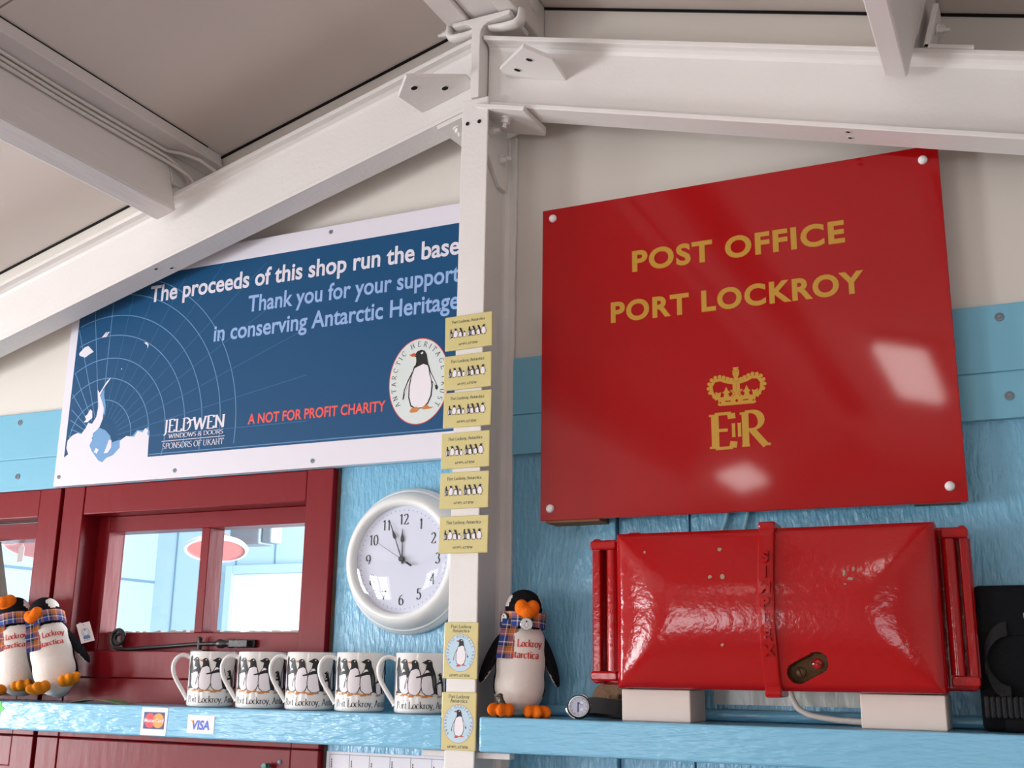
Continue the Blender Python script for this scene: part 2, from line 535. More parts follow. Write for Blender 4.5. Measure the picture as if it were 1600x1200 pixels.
def serif(text, thick=.125, thin=.05, track=0.0, foot=.11):
    """serif lettering built from broad-nib strokes; returns (list of quads as 4 points, width); cap height 1"""
    out = []
    x = 0.0

    def ribbon(pts):
        n = len(pts)
        ring = abs(pts[0][0] - pts[-1][0]) + abs(pts[0][1] - pts[-1][1]) < 1e-6
        L, Rr = [], []
        for i in range(n):
            if ring:
                a, b = pts[(i - 1) % (n - 1)], pts[(i + 1) % (n - 1) if i < n - 1 else 1]
            else:
                a, b = pts[max(0, i - 1)], pts[min(n - 1, i + 1)]
            dx, dy = b[0] - a[0], b[1] - a[1]
            l = math.hypot(dx, dy) or 1
            dx, dy = dx / l, dy / l
            w = thin + (thick - thin) * min(1, abs(dy * .97 + dx * -.25)) ** 1.6
            px, py = pts[i]
            L.append((px - dy * w / 2, py + dx * w / 2))
            Rr.append((px + dy * w / 2, py - dx * w / 2))
        for i in range(n - 1):
            out.append([(x + p[0], p[1]) for p in (L[i], Rr[i], Rr[i + 1], L[i + 1])])
    for ch in text:
        adv, st, ft = GL[ch]
        for s_ in st:
            # corners: split sharp polylines
            cur = [s_[0]]
            for i in range(1, len(s_)):
                cur.append(s_[i])
                if i < len(s_) - 1:
                    a = math.atan2(s_[i][1] - s_[i - 1][1], s_[i][0] - s_[i - 1][0])
                    b = math.atan2(s_[i + 1][1] - s_[i][1], s_[i + 1][0] - s_[i][0])
                    if abs((b - a + PI) % (2 * PI) - PI) > R(50):
                        ribbon(cur)
                        cur = [s_[i]]
            ribbon(cur)
        for fx, fy in ft:
            h = thin * 0.9
            y0 = fy if fy < .05 else fy - h
            out.append([(x + fx - foot, y0), (x + fx + foot, y0), (x + fx + foot, y0 + h), (x + fx - foot, y0 + h)])
        x += adv + track
    return out, x - track


class Print:
    """flat artwork: polygons with a material index and a layer number, later laid on a surface"""

    def __init__(s):
        s.p = []       # (mi, layer, [points])

    def poly(s, pts, mi, layer=1):
        s.p.append((mi, layer, [tuple(p) for p in pts]))

    def rect(s, x0, x1, y0, y1, mi, layer=1):
        s.poly([(x0, y0), (x1, y0), (x1, y1), (x0, y1)], mi, layer)

    def disc(s, cx, cy, rx, ry, mi, layer=1, n=40):
        s.poly([(cx + rx * math.cos(2 * PI * i / n), cy + ry * math.sin(2 * PI * i / n)) for i in range(n)], mi, layer)

    def line(s, pts, w, mi, layer=1):
        for a, b in zip(pts, pts[1:]):
            dx, dy = b[0] - a[0], b[1] - a[1]
            l = math.hypot(dx, dy)
            if l < 1e-9:
                continue
            nx, ny = -dy / l * w / 2, dx / l * w / 2
            s.poly([(a[0] + nx, a[1] + ny), (a[0] - nx, a[1] - ny), (b[0] - nx, b[1] - ny), (b[0] + nx, b[1] + ny)], mi, layer)

    def sans(s, text, x0, base, cap, mi, layer=1, width=None, align='l', bold=0.0, slant=0.0, space=1.0):
        vs, fs = sans(text, bold, 0.0, space)
        w = max(v.x for v in vs)
        kx = width / w if width else cap
        if align == 'r':
            x0 -= w * kx
        elif align == 'c':
            x0 -= w * kx / 2
        for f in fs:
            s.poly([(x0 + vs[i].x * kx + slant * vs[i].y * cap, base + vs[i].y * cap) for i in f], mi, layer)

    def serif(s, text, x0, base, cap, mi, layer=1, width=None, align='l', fn=None, **kw):
        qs, w = serif(text, **kw)
        kx = width / w if width else cap
        if align == 'r':
            x0 -= w * kx
        elif align == 'c':
            x0 -= w * kx / 2
        for q in qs:
            pts = [(x0 + p[0] * kx, base + p[1] * cap) for p in q]
            s.poly([fn(p) for p in pts] if fn else pts, mi, layer)

    def art(s, pieces, cx, cy, h, flip=1, layer=1, sx=1.0):
        """pieces: (mi, dlayer, pts) in unit height"""
        for mi, dl, pts in pieces:
            s.poly([(cx + flip * sx * p[0] * h, cy + p[1] * h) for p in pts], mi, layer + dl)

    def lay(s, name, mats, parent, fn, eps=0.00012, cut=None, world=False):
        """fn(u, v, height) -> point"""
        bm = bmesh.new()
        lay_ = bm.faces.layers.int.new('k')
        for k_, (mi, layer, pts) in enumerate(s.p):
            vs = [bm.verts.new((p[0], p[1], layer * eps + (k_ % 19) * eps * .045)) for p in pts]
            try:
                f = bm.faces.new(vs)
            except ValueError:
                continue
            f.material_index = mi
        if cut:
            bmesh.ops.triangulate(bm, faces=[f for f in bm.faces if len(f.verts) > 4])
            lo = min(v.co.x for v in bm.verts)
            hi = max(v.co.x for v in bm.verts)
            k = math.ceil(lo / cut)
            while k * cut < hi:
                bmesh.ops.bisect_plane(bm, geom=bm.verts[:] + bm.edges[:] + bm.faces[:], plane_co=(k * cut, 0, 0), plane_no=(1, 0, 0))
                k += 1
        bm.normal_update()
        for f in bm.faces:
            if f.normal.z < 0:
                f.normal_flip()
        off = parent.location if (parent is not None and world) else Vector((0, 0, 0))
        for v in bm.verts:
            v.co = Vector(fn(v.co.x, v.co.y, v.co.z)) - off
        me = bpy.data.meshes.new(name)
        bm.to_mesh(me)
        bm.free()
        for m in mats:
            me.materials.append(m)
        o = bpy.data.objects.new(name, me)
        COL.objects.link(o)
        if parent is not None:
            o.parent = parent
        return o


# penguin drawings, unit height, beak to the left. materials: 0 black, 1 white, 2 red/orange, 3 grey
P_FRONT = [
    (0, 0, [(-.12, .73), (-.08, .76), (.06, .77), (.145, .73), (.20, .56), (.222, .40), (.21, .24), (.155, .12), (.06, .055), (-.06, .055), (-.155, .10), (-.20, .24), (-.20, .40), (-.165, .58)]),
    (1, 1, [(-.10, .71), (-.05, .73), (.05, .755), (.125, .72), (.178, .55), (.20, .40), (.188, .25), (.14, .14), (.06, .07), (-.06, .07), (-.14, .12), (-.18, .25), (-.18, .40), (-.15, .58)]),
    (0, 2, [(-.13, .895), (-.10, .93), (-.06, .97), (0, .985), (.06, .965), (.10, .90), (.12, .80), (.14, .72), (.05, .755), (-.05, .72), (-.105, .70), (-.08, .80), (-.085, .87)]),
    (2, 3, [(-.21, .92), (-.12, .945), (-.08, .90), (-.15, .885)]),
    (1, 3, [(-.01, .93), (.03, .955), (.04, .93), (.015, .91)]),
    (0, 1, [(.135, .72), (.19, .60), (.26, .47), (.315, .36), (.30, .32), (.27, .34), (.26, .40), (.20, .47), (.155, .58)]),
    (1, 2, [(.16, .62), (.20, .56), (.255, .46), (.285, .40), (.265, .40), (.205, .48)]),
    (0, 1, [(-.14, .66), (-.22, .52), (-.285, .36), (-.30, .22), (-.28, .22), (-.255, .34), (-.20, .44), (-.165, .54)]),
    (1, 2, [(-.165, .57), (-.21, .49), (-.265, .36), (-.275, .30), (-.24, .38), (-.195, .46)]),
    (2, 2, [(-.14, .07), (-.04, .09), (.0, .04), (-.04, .005), (-.14, .0), (-.17, .02)]),
    (2, 2, [(.04, .07), (.13, .11), (.17, .07), (.25, .06), (.20, .04), (.07, .035)]),
]
P_SIDE = [
    (0, 0, [(-.17, .90), (-.10, .94), (-.04, .98), (.03, .975), (.08, .92), (.10, .80), (.16, .66), (.21, .48), (.22, .28), (.26, .08), (.16, .10), (.06, .05), (-.07, .06), (-.155, .14), (-.185, .30), (-.18, .46), (-.14, .60), (-.08, .72), (-.06, .85)]),
    (1, 1, [(-.075, .70), (-.02, .71), (.03, .64), (.08, .46), (.10, .30), (.14, .12), (.05, .065), (-.06, .075), (-.14, .15), (-.168, .30), (-.162, .46), (-.125, .59)]),
    (0, 2, [(.03, .66), (-.06, .64), (-.18, .57), (-.30, .53), (-.29, .50), (-.16, .52), (-.02, .56), (.05, .56)]),
    (3, 1, [(.11, .60), (.16, .52), (.18, .34), (.15, .24), (.12, .36)]),
    (1, 3, [(-.02, .93), (.02, .95), (.03, .93), (0, .915)]),
    (2, 2, [(-.18, .03), (-.04, .07), (.02, .04), (-.02, .0), (-.15, -.005)]),
    (2, 2, [(.02, .05), (.10, .07), (.13, .03), (.03, .015)]),
]
P_BACK = [
    (0, 0, [(-.05, .90), (-.02, .96), (.03, .98), (.07, .92), (.06, .80), (.12, .64), (.17, .44), (.17, .20), (.21, .04), (.10, .06), (-.08, .06), (-.15, .2), (-.15, .45), (-.09, .66), (-.05, .80)]),
    (1, 1, [(-.06, .66), (-.12, .45), (-.125, .2), (-.07, .09), (-.02, .12), (-.05, .4)]),
    (0, 2, [(.10, .62), (.24, .56), (.30, .50), (.16, .53), (.08, .56)]),
    (1, 2, [(.05, .52), (.10, .50), (.11, .2), (.07, .16)]),
    (2, 2, [(-.14, .03), (-.03, .06), (.03, .03), (-.10, .0)]),
]

# ================================================================ ROOM
S = math.tan(R(15.4))
RIDGE = 2.7806


def roof(x):
    return RIDGE - S * abs(x)


# end wall: blue below, cream gable above; openings for the red windows
WX0, WX1, WZT = -1.60, -0.3165, 1.944
lower = MB()
lower.box(XL, WX0, 0, 0.10, 0, WZT)
lower.box(WX1, 0.189, 0, 0.10, 0, WZT)
lower.box(0.205, 0.3155, 0, 0.10, 0, WZT)
lower.box(0.3195, XR, 0, 0.10, 0, WZT)
lower.box(0.187, 0.207, 0.010, 0.10, 0, WZT - 0.001)
lower.box(0.314, 0.321, 0.010, 0.10, 0, WZT - 0.001)
lower.box(WX0, WX1, 0, 0.10, 0, 0.90)
struct(lower.build('wall_back', BLUE))
gab = MB()
gab.prism([(XL, WZT), (XR, WZT), (XR, roof(XR)), (0, RIDGE), (XL, roof(XL))], 0.0, 0.10)
struct(gab.build('wall_gable', CREAM))
# painted band board across the gable
for i, (a, b) in enumerate(((XL, -0.0255), (0.0255, XR))):
    t = MB()
    t.box(a, b, -0.012, -0.0005, WZT, 2.009)
    t.box(a, b, -0.012, -0.0005, 2.0105, 2.107)
    t.box(a, b, -0.009, -0.0005, 2.008, 2.012)
    struct(t.build('trim_%d' % (i + 1), BLUEB, bevel=0.0012))
t = MB()
t.box(0.1915, 0.2025, -0.010, 0.012, 0.02, 1.95)
struct(t.build('trim_3', BLUE, bevel=0.002))
# dark open joint between end wall and ceiling
t = MB()
for s_ in (-1, 1):
    a = roof(2.5)
    t.prism([(0.0, RIDGE - 0.0005), (s_ * 2.5, a - 0.0005), (s_ * 2.5, a - 0.0042), (0.0, RIDGE - 0.0042)], -0.0035, -0.0003)
struct(t.build('trim_4', DARK))
# side walls
for nm, x0, x1, wins in (('wall_left', XL - 0.1, XL, WIN_LEFT), ('wall_right', XR, XR + 0.1, [])):
    w = MB()
    zt = roof(XL)
    ys = [YB] + [v for y in sorted(wins) for v in y] + [0.1]
    for k in range(0, len(ys), 2):
        w.box(x0, x1, ys[k], ys[k + 1], 0, zt)
    for y0, y1 in wins:
        w.box(x0, x1, y0, y1, 0, WZ0)
        w.box(x0, x1, y0, y1, WZ1, zt)
    struct(w.build(nm, CREAM))
w = MB()
xs = [XL] + [v for x in WIN_BACK for v in x] + [XR]
for k in range(0, len(xs), 2):
    w.box(xs[k], xs[k + 1], YB - 0.1, YB, 0, 2.0)
for x0, x1 in WIN_BACK:
    w.box(x0, x1, YB - 0.1, YB, 0, WZ0)
    w.box(x0, x1, YB - 0.1, YB, WZ1, 2.0)
w.prism([(XL, 2.0), (XR, 2.0), (XR, roof(XR)), (0, RIDGE), (XL, roof(XL))], YB - 0.1, YB)
struct(w.build('wall_front', SHOPM))
# glazing bars of the assumed, unseen daylight windows
n = 5
for y0, y1 in WIN_LEFT:
    w = MB()
    w.box(XL - 0.07, XL + 0.01, y0, y0 + 0.05, WZ0, WZ1)
    w.box(XL - 0.07, XL + 0.01, y1 - 0.05, y1, WZ0, WZ1)
    w.box(XL - 0.07, XL + 0.01, y0, y1, WZ1 - 0.05, WZ1)
    w.box(XL - 0.07, XL + 0.01, y0, y1, WZ0, WZ0 + 0.05)
    w.box(XL - 0.06, XL - 0.01, (y0 + y1) / 2 - 0.025, (y0 + y1) / 2 + 0.025, WZ0, WZ1)
    w.box(XL - 0.055, XL - 0.015, y0, y1, 1.42, 1.45)
    struct(w.build('window_%d' % n, WHITE))
    n += 1
for x0, x1 in WIN_BACK:
    w = MB()
    w.box(x0, x0 + 0.05, YB - 0.07, YB + 0.01, WZ0, WZ1)
    w.box(x1 - 0.05, x1, YB - 0.07, YB + 0.01, WZ0, WZ1)
    w.box(x0, x1, YB - 0.07, YB + 0.01, WZ1 - 0.05, WZ1)
    w.box(x0, x1, YB - 0.07, YB + 0.01, WZ0, WZ0 + 0.05)
    w.box((x0 + x1) / 2 - 0.025, (x0 + x1) / 2 + 0.025, YB - 0.06, YB - 0.01, WZ0, WZ1)
    struct(w.build('window_%d' % n, WHITE))
    n += 1
w = MB()
w.box(XL - 0.1, XR + 0.1, YB - 0.1, 0.1, -0.05, 0)
struct(w.build('floor', FLOORM))
# ceiling boards on both slopes, with dark joints between boards
w = MB()
for s_ in (-1, 1):
    for y0, y1 in ((-0.563, -0.0036), (-1.78, -0.567), (-3.0, -1.784), (YB, -3.004)):
        w.prism([(0, RIDGE), (s_ * 2.7, roof(2.7)), (s_ * 2.7, roof(2.7) + 0.012), (0, RIDGE + 0.012)], y0, y1)
    w.prism([(0, RIDGE + 0.0121), (s_ * 2.7, roof(2.7) + 0.0121), (s_ * 2.7, roof(2.7) + 0.03), (0, RIDGE + 0.03)], YB, 0.1, 1)
struct(w.build('ceiling', [CEIL, DARK]))

# ---------------------------------------------------------------- room beyond the red windows
w = MB()
w.box(-3.2, -3.1, 0.1, 2.7, 0, 2.5)
w.box(-3.1, 0.3, 2.6, 2.7, 0, 2.5)
w.box(0.2, 0.3, 0.1, 2.6, 0, 2.5)
for z in (1.25, 1.62, 1.99):
    w.box(-3.1, -3.096, 0.1, 2.6, z, z + 0.012, 1)
for x in (-2.98, -2.80, -2.62, -2.40):
    w.box(x, x + 0.008, 2.597, 2.6, 0, 2.5, 1)
struct(w.build('wall_far_room', [NEXTB, mat('next_room_joint', hexc(120, 150, 168), 0.6)]))
w = MB()
w.box(-3.2, 0.3, 0.1, 2.7, -0.05, 0)
struct(w.build('floor_far_room', FLOORM))
w = MB()
w.box(-3.2, 0.3, 0.1, 2.7, 2.5, 2.55)
struct(w.build('ceiling_far_room', NEXTW))
d = structure('door_1', (-2.36, 2.6, 0))
w = MB()
w.box(-2.60, -2.17, 2.570, 2.596, 0, 2.02)
w.build('panel', NEXTW, d, bevel=0.003)
w = MB()
for a, b, z0, z1 in ((-2.64, -2.60, 0, 2.06), (-2.17, -2.13, 0, 2.06), (-2.5995, -2.1705, 2.02, 2.06)):
    w.box(a, b, 2.555, 2.596, z0, z1)
w.build('frame', NEXTB, d, bevel=0.003)


def pendant(x, y, z, r, label):
    p = thing('pendant_lamp', label, 'lamp', (x, y, z))
    tl = R(17)
    MT = Matrix.Translation((x, y, z)) @ Vector((.64 * math.sin(tl), -.77 * math.sin(tl), -math.cos(tl))).to_track_quat('-Z', 'Y').to_matrix().to_4x4()
    b = MB()
    b.lathe([(0.001, 0.0), (r * .93, 0.0), (r * .93, 0.004), (0.02, 0.06), (0.0, 0.062)], 40, M=MT)
    b.build('shade', PINKE, p, smooth=50)
    b = MB()
    b.lathe([(r * .92, -0.004), (r, -0.003), (r * 1.02, 0.004), (r * .95, 0.012), (r * .92, -0.004)], 40, M=MT)
    b.build('rim', NEXTW, p, smooth=50)
    b = MB()
    b.tube([(x, y, z + 0.06), (x, y, 2.5)], 0.006)
    b.build('cord', IRON, p)
    return p


lp = pendant(-1.575, 1.2, 1.962, 0.098, 'pink enamel hanging lamp seen through the right-hand panes of the red window')
w = MB()
w.box(-1.600, -1.480, 1.290, 1.370, 1.988, 2.110)
w.box(-1.4795, -1.440, 1.300, 1.360, 1.992, 2.100)
w.build('ballast_box', GREYM, lp, bevel=0.006)
pendant(-2.36, 1.22, 2.005, 0.13, 'white rimmed hanging lamp seen through the leftmost red window')

# ---------------------------------------------------------------- red windows


def red_window(name, ox, z_hi, z_lo, gaps):
    """one casing with a two-pane sash; ox = x of its left edge"""
    W0, W1 = ox, ox + 0.635
    s0, s1 = W0 + 0.053, W1 - 0.055
    wn = structure(name, (ox, 0, z_lo))
    b = MB()
    for x0, x1, z0, z1 in ((W0, s0, z_lo, z_hi), (s1, W1, z_lo, z_hi)):
        b.box(x0, x1, -0.015, 0.05, z0, z1)
    b.build('stile', MAROON, wn, bevel=0.0015)
    b = MB()
    b.box(s0 + 0.0008, s1 - 0.0008, -0.014, 0.05, z_hi - 0.056, z_hi)
    b.build('top_rail', MAROON, wn, bevel=0.0025)
    return wn, s0, s1


def sash(wn, s0, s1, z0, z1, zp0, zp1, slanted=False):
    b = MB()
    b.box(s0, s0 + 0.030, 0.030, 0.075, z0, z1)
    b.box(s1 - 0.030, s1, 0.030, 0.075, z0, z1)
    b.box(s0 + 0.030, s1 - 0.030, 0.030, 0.075, zp1, z1)
    b.box(s0 + 0.030, s1 - 0.030, 0.030, 0.075, z0, zp0)
    sh = b.build('sash', MAROON, wn, bevel=0.0015)
    xm = s0 + 0.2705
    b = MB()
    b.box(xm - 0.0095, xm + 0.0095, 0.031, 0.074, zp0, zp1)
    b.build('glazing_bar', MAROON, sh if False else wn, bevel=0.0012)
    for x0, x1 in ((s0 + 0.030, xm - 0.0095), (xm + 0.0095, s1 - 0.030)):
        b = MB()
        b.box(x0, x1, 0.0700, 0.0725, zp0, zp1)
        b.build('pane', GLASS, wn)
        b = MB()
        k = 26
        for i in range(k):          # crumbling putty bead along the foot of the pane
            xa, xb = x0 + (x1 - x0) * i / k, x0 + (x1 - x0) * (i + 1) / k
            h = random.uniform(0.0015, 0.006)
            b.box(xa, xb, 0.062, 0.0698, zp0, zp0 + h)
        b.build('putty', PUTTY, wn)


Z0 = 1.472
wn, s0, s1 = red_window('window_1', -0.953, 1.943, Z0, 0)
sash(wn, s0, s1, 1.628, 1.887, 1.663, 1.856)
b = MB()
b.box(s0 + 0.0008, s1 - 0.0008, -0.014, 0.05, 1.5805, 1.628)
b.box(s0 + 0.0008, s1 - 0.0008, -0.0135, 0.05, Z0, 1.5795)
b.box(s0, s1, 0.010, 0.05, Z0, 1.6275)
b.build('lower_board', MAROON, wn, bevel=0.0015)
wn, s0, s1 = red_window('window_2', -1.598, 1.943, Z0, 0)
sash(wn, s0, s1, 1.628, 1.884, 1.663, 1.850)
b = MB()
b.box(s0 + 0.0008, s1 - 0.0008, -0.014, 0.05, Z0, 1.628)
b.build('lower_board', MAROON, wn, bevel=0.0015)
b = MB()
b.box(s0 + 0.001, s1 - 0.001, 0.020, 0.03, 1.8845, 1.8965)
b.build('weather_strip', GREYG, wn)
b = MB()
b.prism([(-1.215, 1.848), (-1.170, 1.848), (-1.098, 1.640), (-1.143, 1.640)], 0.012, 0.028)
b.build('prop_bar', MAROON, wn, bevel=0.002)
b = MB()
b.prism([(-1.170, 1.848), (-1.163, 1.848), (-1.091, 1.640), (-1.098, 1.640)], 0.012, 0.028)
b.build('prop_edge', GREYG, wn)
for nm, ox in (('window_3', -0.953), ('window_4', -1.598)):
    wn, s0, s1 = red_window(nm, ox, Z0 - 0.0015, 0.92, 0)
    b = MB()
    b.box(s0, s1, 0.03, 0.06, 0.92, 1.415)
    b.build('shutter', MAROON, wn)
b = MB()
b.box(-0.9632, -0.9528, 0.012, 0.10, 0.90, 1.944)
b.box(-0.3185, -0.3165, 0.012, 0.10, 0.90, 1.944)
b.box(-1.60, -1.5975, 0.012, 0.10, 0.90, 1.944)
struct(b.build('trim_5', DARK))
b = MB()
b.box(-0.3175, -0.3105, -0.0015, 0.004, 0.90, 1.944)
struct(b.build('trim_6', GREYG))

# black iron casement stay lying along the sill of the red window
st = thing('window_stay', 'black iron casement stay with curled scroll end along the red window sill', 'window stay', (-0.8, 0.02, 1.63))
spiral = []
for i in range(34):
    a = R(-80 - i * 17)
    r = 0.0195 - 0.0125 * i / 33
    spiral.append((-0.806 + r * math.cos(a), 0.017, 1.6525 + r * math.sin(a)))
b = MB()
b.tube([(-0.560, 0.018, 1.643), (-0.62, 0.018, 1.642), (-0.70, 0.018, 1.637), (-0.770, 0.018, 1.6325), (-0.79, 0.018, 1.632)] + spiral, 0.0036, 8)
b.build('scroll_bar', IRON, st, smooth=60)
b = MB()
b.tube([(-0.575, 0.018, 1.643), (-0.568, 0.018, 1.643), (-0.560, 0.018, 1.643), (-0.552, 0.018, 1.643), (-0.545, 0.018, 1.643)], [0.004, 0.008, 0.0085, 0.006, 0.0045], 10)
b.tube([(-0.545, 0.018, 1.643), (-0.535, 0.018, 1.643)], 0.0075, 10)
b.box(-0.540, -0.500, 0.010, 0.029, 1.6375, 1.6485)
b.build('pivot', IRON, st, smooth=40)
b = MB()
b.box(-0.524, -0.492, 0.022, 0.030, 1.636, 1.650)
b.build('bracket', IRON, st, bevel=0.002)
b = MB()
b.tube([(-0.612, 0.018, 1.628), (-0.612, 0.018, 1.650)], 0.004, 10)
b.ball((-0.612, 0.018, 1.651), 0.0045)
b.box(-0.626, -0.598, 0.010, 0.0295, 1.6282, 1.6315)
b.build('peg', IRON, st, smooth=40)

# ================================================================ STEEL FRAME
XV = Vector((1, 0, 0))


def bolt(parent, c, axis, r=0.008, name='bolt'):
    q = Vector(axis).to_track_quat('Z', 'Y').to_matrix().to_4x4()
    M = Matrix.Translation(c) @ q
    b = MB()
    b.lathe([(0.0, 0.0), (r * 1.25, 0.0), (r * 1.25, 0.0025), (0.0, 0.0025)], 16, M=M)
    b.lathe([(r, 0.0026), (r, 0.010), (0.0, 0.010)], 6, M=M)
    b.lathe([(r * .5, 0.010), (r * .5, 0.018), (0.0, 0.018)], 10, M=M)
    return b.build(name, WHITE, parent)


def hole(parent, c, axis, r=0.004):
    M = Matrix.Translation(c) @ Vector(axis).to_track_quat('Z', 'Y').to_matrix().to_4x4()
    b = MB()
    b.lathe([(r * 1.2, 0.0), (r * 1.2, 0.0006), (r, 0.0007), (r * .9, -0.002), (0.0, -0.002)], 16, M=M)
    b.lathe([(r * .98, 0.0002), (0.0, 0.0002)], 16, 1, M=M)
    return b.build('bolt_hole', [WHITE, DARK], parent)


col = thing('steel_column', 'white steel I-beam post standing in front of the gable wall', 'post', (0, -0.06, 0))
b = MB()
b.box(-0.0235, 0.0255, -0.1252, -0.1207, 0, 2.534)
b.build('front_flange', WHITE, col, bevel=0.0015)
b = MB()
b.box(-0.0035, 0.0035, -0.1207, -0.0085, 0, 2.512)
for s_ in (-1, 1):
    b.prism([(s_ * 0.0035, -0.0085), (s_ * 0.0035, -0.018), (s_ * 0.006, -0.0125), (s_ * 0.013, -0.0085)], 0, 2.51, ax='z')
b.build('web', WHITE, col)
b = MB()
b.box(-0.0245, 0.0245, -0.0085, -0.0008, 0, 2.512)
b.build('back_flange', WHITE, col, bevel=0.001)
hole(col, (-0.012, -0.1253, 2.490), (0, -1, 0), 0.0038)
hole(col, (0.010, -0.1253, 2.490), (0, -1, 0), 0.0038)

RD = 0.1275                   # beam depth across the flanges
RY0, RY1 = -0.12, -0.066


def rafter(side, label):
    """I-beam running down the roof slope; side -1 left, +1 right"""
    a = R(15.4) * side
    # local u along the slope away from the ridge, w perpendicular (up)
    o = Vector((0, 0, 2.657))
    ud = Vector((side * math.cos(R(15.4)), 0, -math.sin(R(15.4))))
    wd = Vector((side * math.sin(R(15.4)), 0, math.cos(R(15.4))))

    def P(u, y, w):
        p = o + ud * u + wd * w
        return Vector((p.x, y, p.z))
    rf = thing('steel_rafter', label, 'beam', P(0.3, -0.09, -0.06))
    L = 2.55

    def bar(m, y0, y1, w0, w1):
        # mitred on the ridge plane x = 0
        pts = []
        for w in (w0, w1):
            u0 = -w * math.tan(R(15.4)) + 0.0115
            pts += [(u0, w), (L, w)]
        vs = [P(u, y, w) for y in (y0, y1) for (u, w) in (pts[0], pts[1], pts[3], pts[2])]
        m.add(vs, [(0, 1, 2, 3), (7, 6, 5, 4), (0, 4, 5, 1), (1, 5, 6, 2), (2, 6, 7, 3), (3, 7, 4, 0)])
    b = MB()
    bar(b, RY0, RY1, -0.008, 0)
    b.build('top_flange', WHITE, rf, bevel=0.0012)
    b = MB()
    ym = (RY0 + RY1) / 2
    bar(b, ym - 0.0035, ym + 0.0035, -RD + 0.008, -0.008)
    for w0, w1 in ((-0.008, -0.017), (-RD + 0.008, -RD + 0.017)):
        for sg in (-1, 1):
            q = [P(u - (w * math.tan(R(15.4)) if u < 1 else 0), ym + sg * dy, w) for u in (0.0118, L) for (dy, w) in ((0.0035, w1), (0.0035, w0), (0.014, w0), (0.0065, (w0 * .6 + w1 * .4)))]
            b.add(q, [(0, 1, 2, 3), (7, 6, 5, 4), (0, 3, 7, 4), (3, 2, 6, 7), (1, 0, 4, 5), (2, 1, 5, 6)])
    b.build('web', WHITE, rf, smooth=35)
    b = MB()
    bar(b, RY0, RY1, -RD, -RD + 0.008)
    b.build('bottom_flange', WHITE, rf, bevel=0.0012)
    return rf, P


rl, PL = rafter(-1, 'white steel roof beam sloping down left from the ridge above the blue poster')
rr, PR = rafter(1, 'white steel roof beam sloping down right from the ridge above the red sign')

# bracing cleats welded to the webs, projecting towards the room
for rf, P, poly in ((rl, PL, [(-0.014, 0.0), (-0.118, -0.001), (-0.125, -0.069), (-0.088, -0.107), (-0.013, -0.033)]),
                    (rr, PR, [(0.046, 0.0), (0.046, -0.030), (0.125, -0.110), (0.160, -0.072), (0.154, 0.0)])):
    s_ = 1 if rf is rr else -1
    lo, hi = [], []
    for x, dy in poly:
        w = -0.0755 if s_ < 0 else -0.0645
        u = (abs(x) - w * math.sin(R(15.4))) / math.cos(R(15.4))
        lo.append(P(u, -0.0965 + dy, w))
        hi.append(P(u, -0.0965 + dy, w + 0.007))
    b = MB()
    n_ = len(lo)
    b.add(lo + hi, [tuple(range(n_)), tuple(range(2 * n_ - 1, n_ - 1, -1))] + [(i, i + n_, (i + 1) % n_ + n_, (i + 1) % n_) for i in range(n_)])
    g = b.build('bracing_cleat', WHITE, rf, bevel=0.001)
    for x, dy in (((-0.093, -0.0715), (-0.055, -0.0335)) if s_ < 0 else ((0.119, -0.0695), (0.080, -0.0315))):
        w = -0.0755 if s_ < 0 else -0.0645
        u = (abs(x) - w * math.sin(R(15.4))) / math.cos(R(15.4))
        hole(rf, P(u, -0.0965 + dy, w - 0.0002), tuple(-(P(0, 0, 1) - P(0, 0, 0))), 0.0060)
for x in (-0.72, -0.70):
    hole(rl, PL(abs(x) / math.cos(R(15.4)), -0.105 if x < -.71 else -0.085, -RD - 0.0003), tuple(-(PL(0, 0, 1) - PL(0, 0, 0))), 0.0035)
for y in (-0.108, -0.088):
    hole(rr, PR(0.655, y, -RD - 0.0003), tuple(-(PR(0, 0, 1) - PR(0, 0, 0))), 0.0035)

# splice: T-section between the two rafter ends at the ridge
tp = thing('ridge_splice', 'white steel T-section joining both roof beams at the ridge', 'bracket', (0.006, -0.1, 2.6))
b = MB()
prof = [(-0.0075, 2.536), (0.0085, 2.536), (0.0085, 2.652)]
prof += [(0.0085 + 0.022 - 0.022 * math.cos(R(a)), 2.652 + 0.022 * math.sin(R(a))) for a in (20, 45, 70, 90)]
prof += [(0.062, 2.678), (0.0645, 2.681), (0.0645, 2.686), (-0.0445, 2.686), (-0.0465, 2.682), (-0.044, 2.678)]
prof += [(-0.0075 - 0.014 + 0.014 * math.sin(R(a)), 2.664 + 0.014 * math.cos(R(a))) for a in (0, 30, 60, 90)]
b.prism(prof, -0.128, -0.050)
b.build('tee', WHITE, tp, bevel=0.0012)
for nm, sx, x0 in (('clamp', -1, -0.046), ('clamp', 1, 0.066)):
    b = MB()
    pts = [(x0 + sx * 0.004 - sx * 0.050, -0.112, 2.669), (x0 - sx * 0.020, -0.112, 2.665), (x0 + sx * 0.002, -0.112, 2.665), (x0 + sx * 0.010, -0.112, 2.669), (x0 + sx * 0.013, -0.112, 2.678), (x0 + sx * 0.013, -0.112, 2.690)]
    b.tube(pts, [0.005, 0.006, 0.0065, 0.0065, 0.006, 0.005], 10, flat=2.0)
    b.build(nm, WHITE, tp, smooth=60)
bolt(tp, (-0.070, -0.10, 2.688), (-1, 0, 0), 0.006)

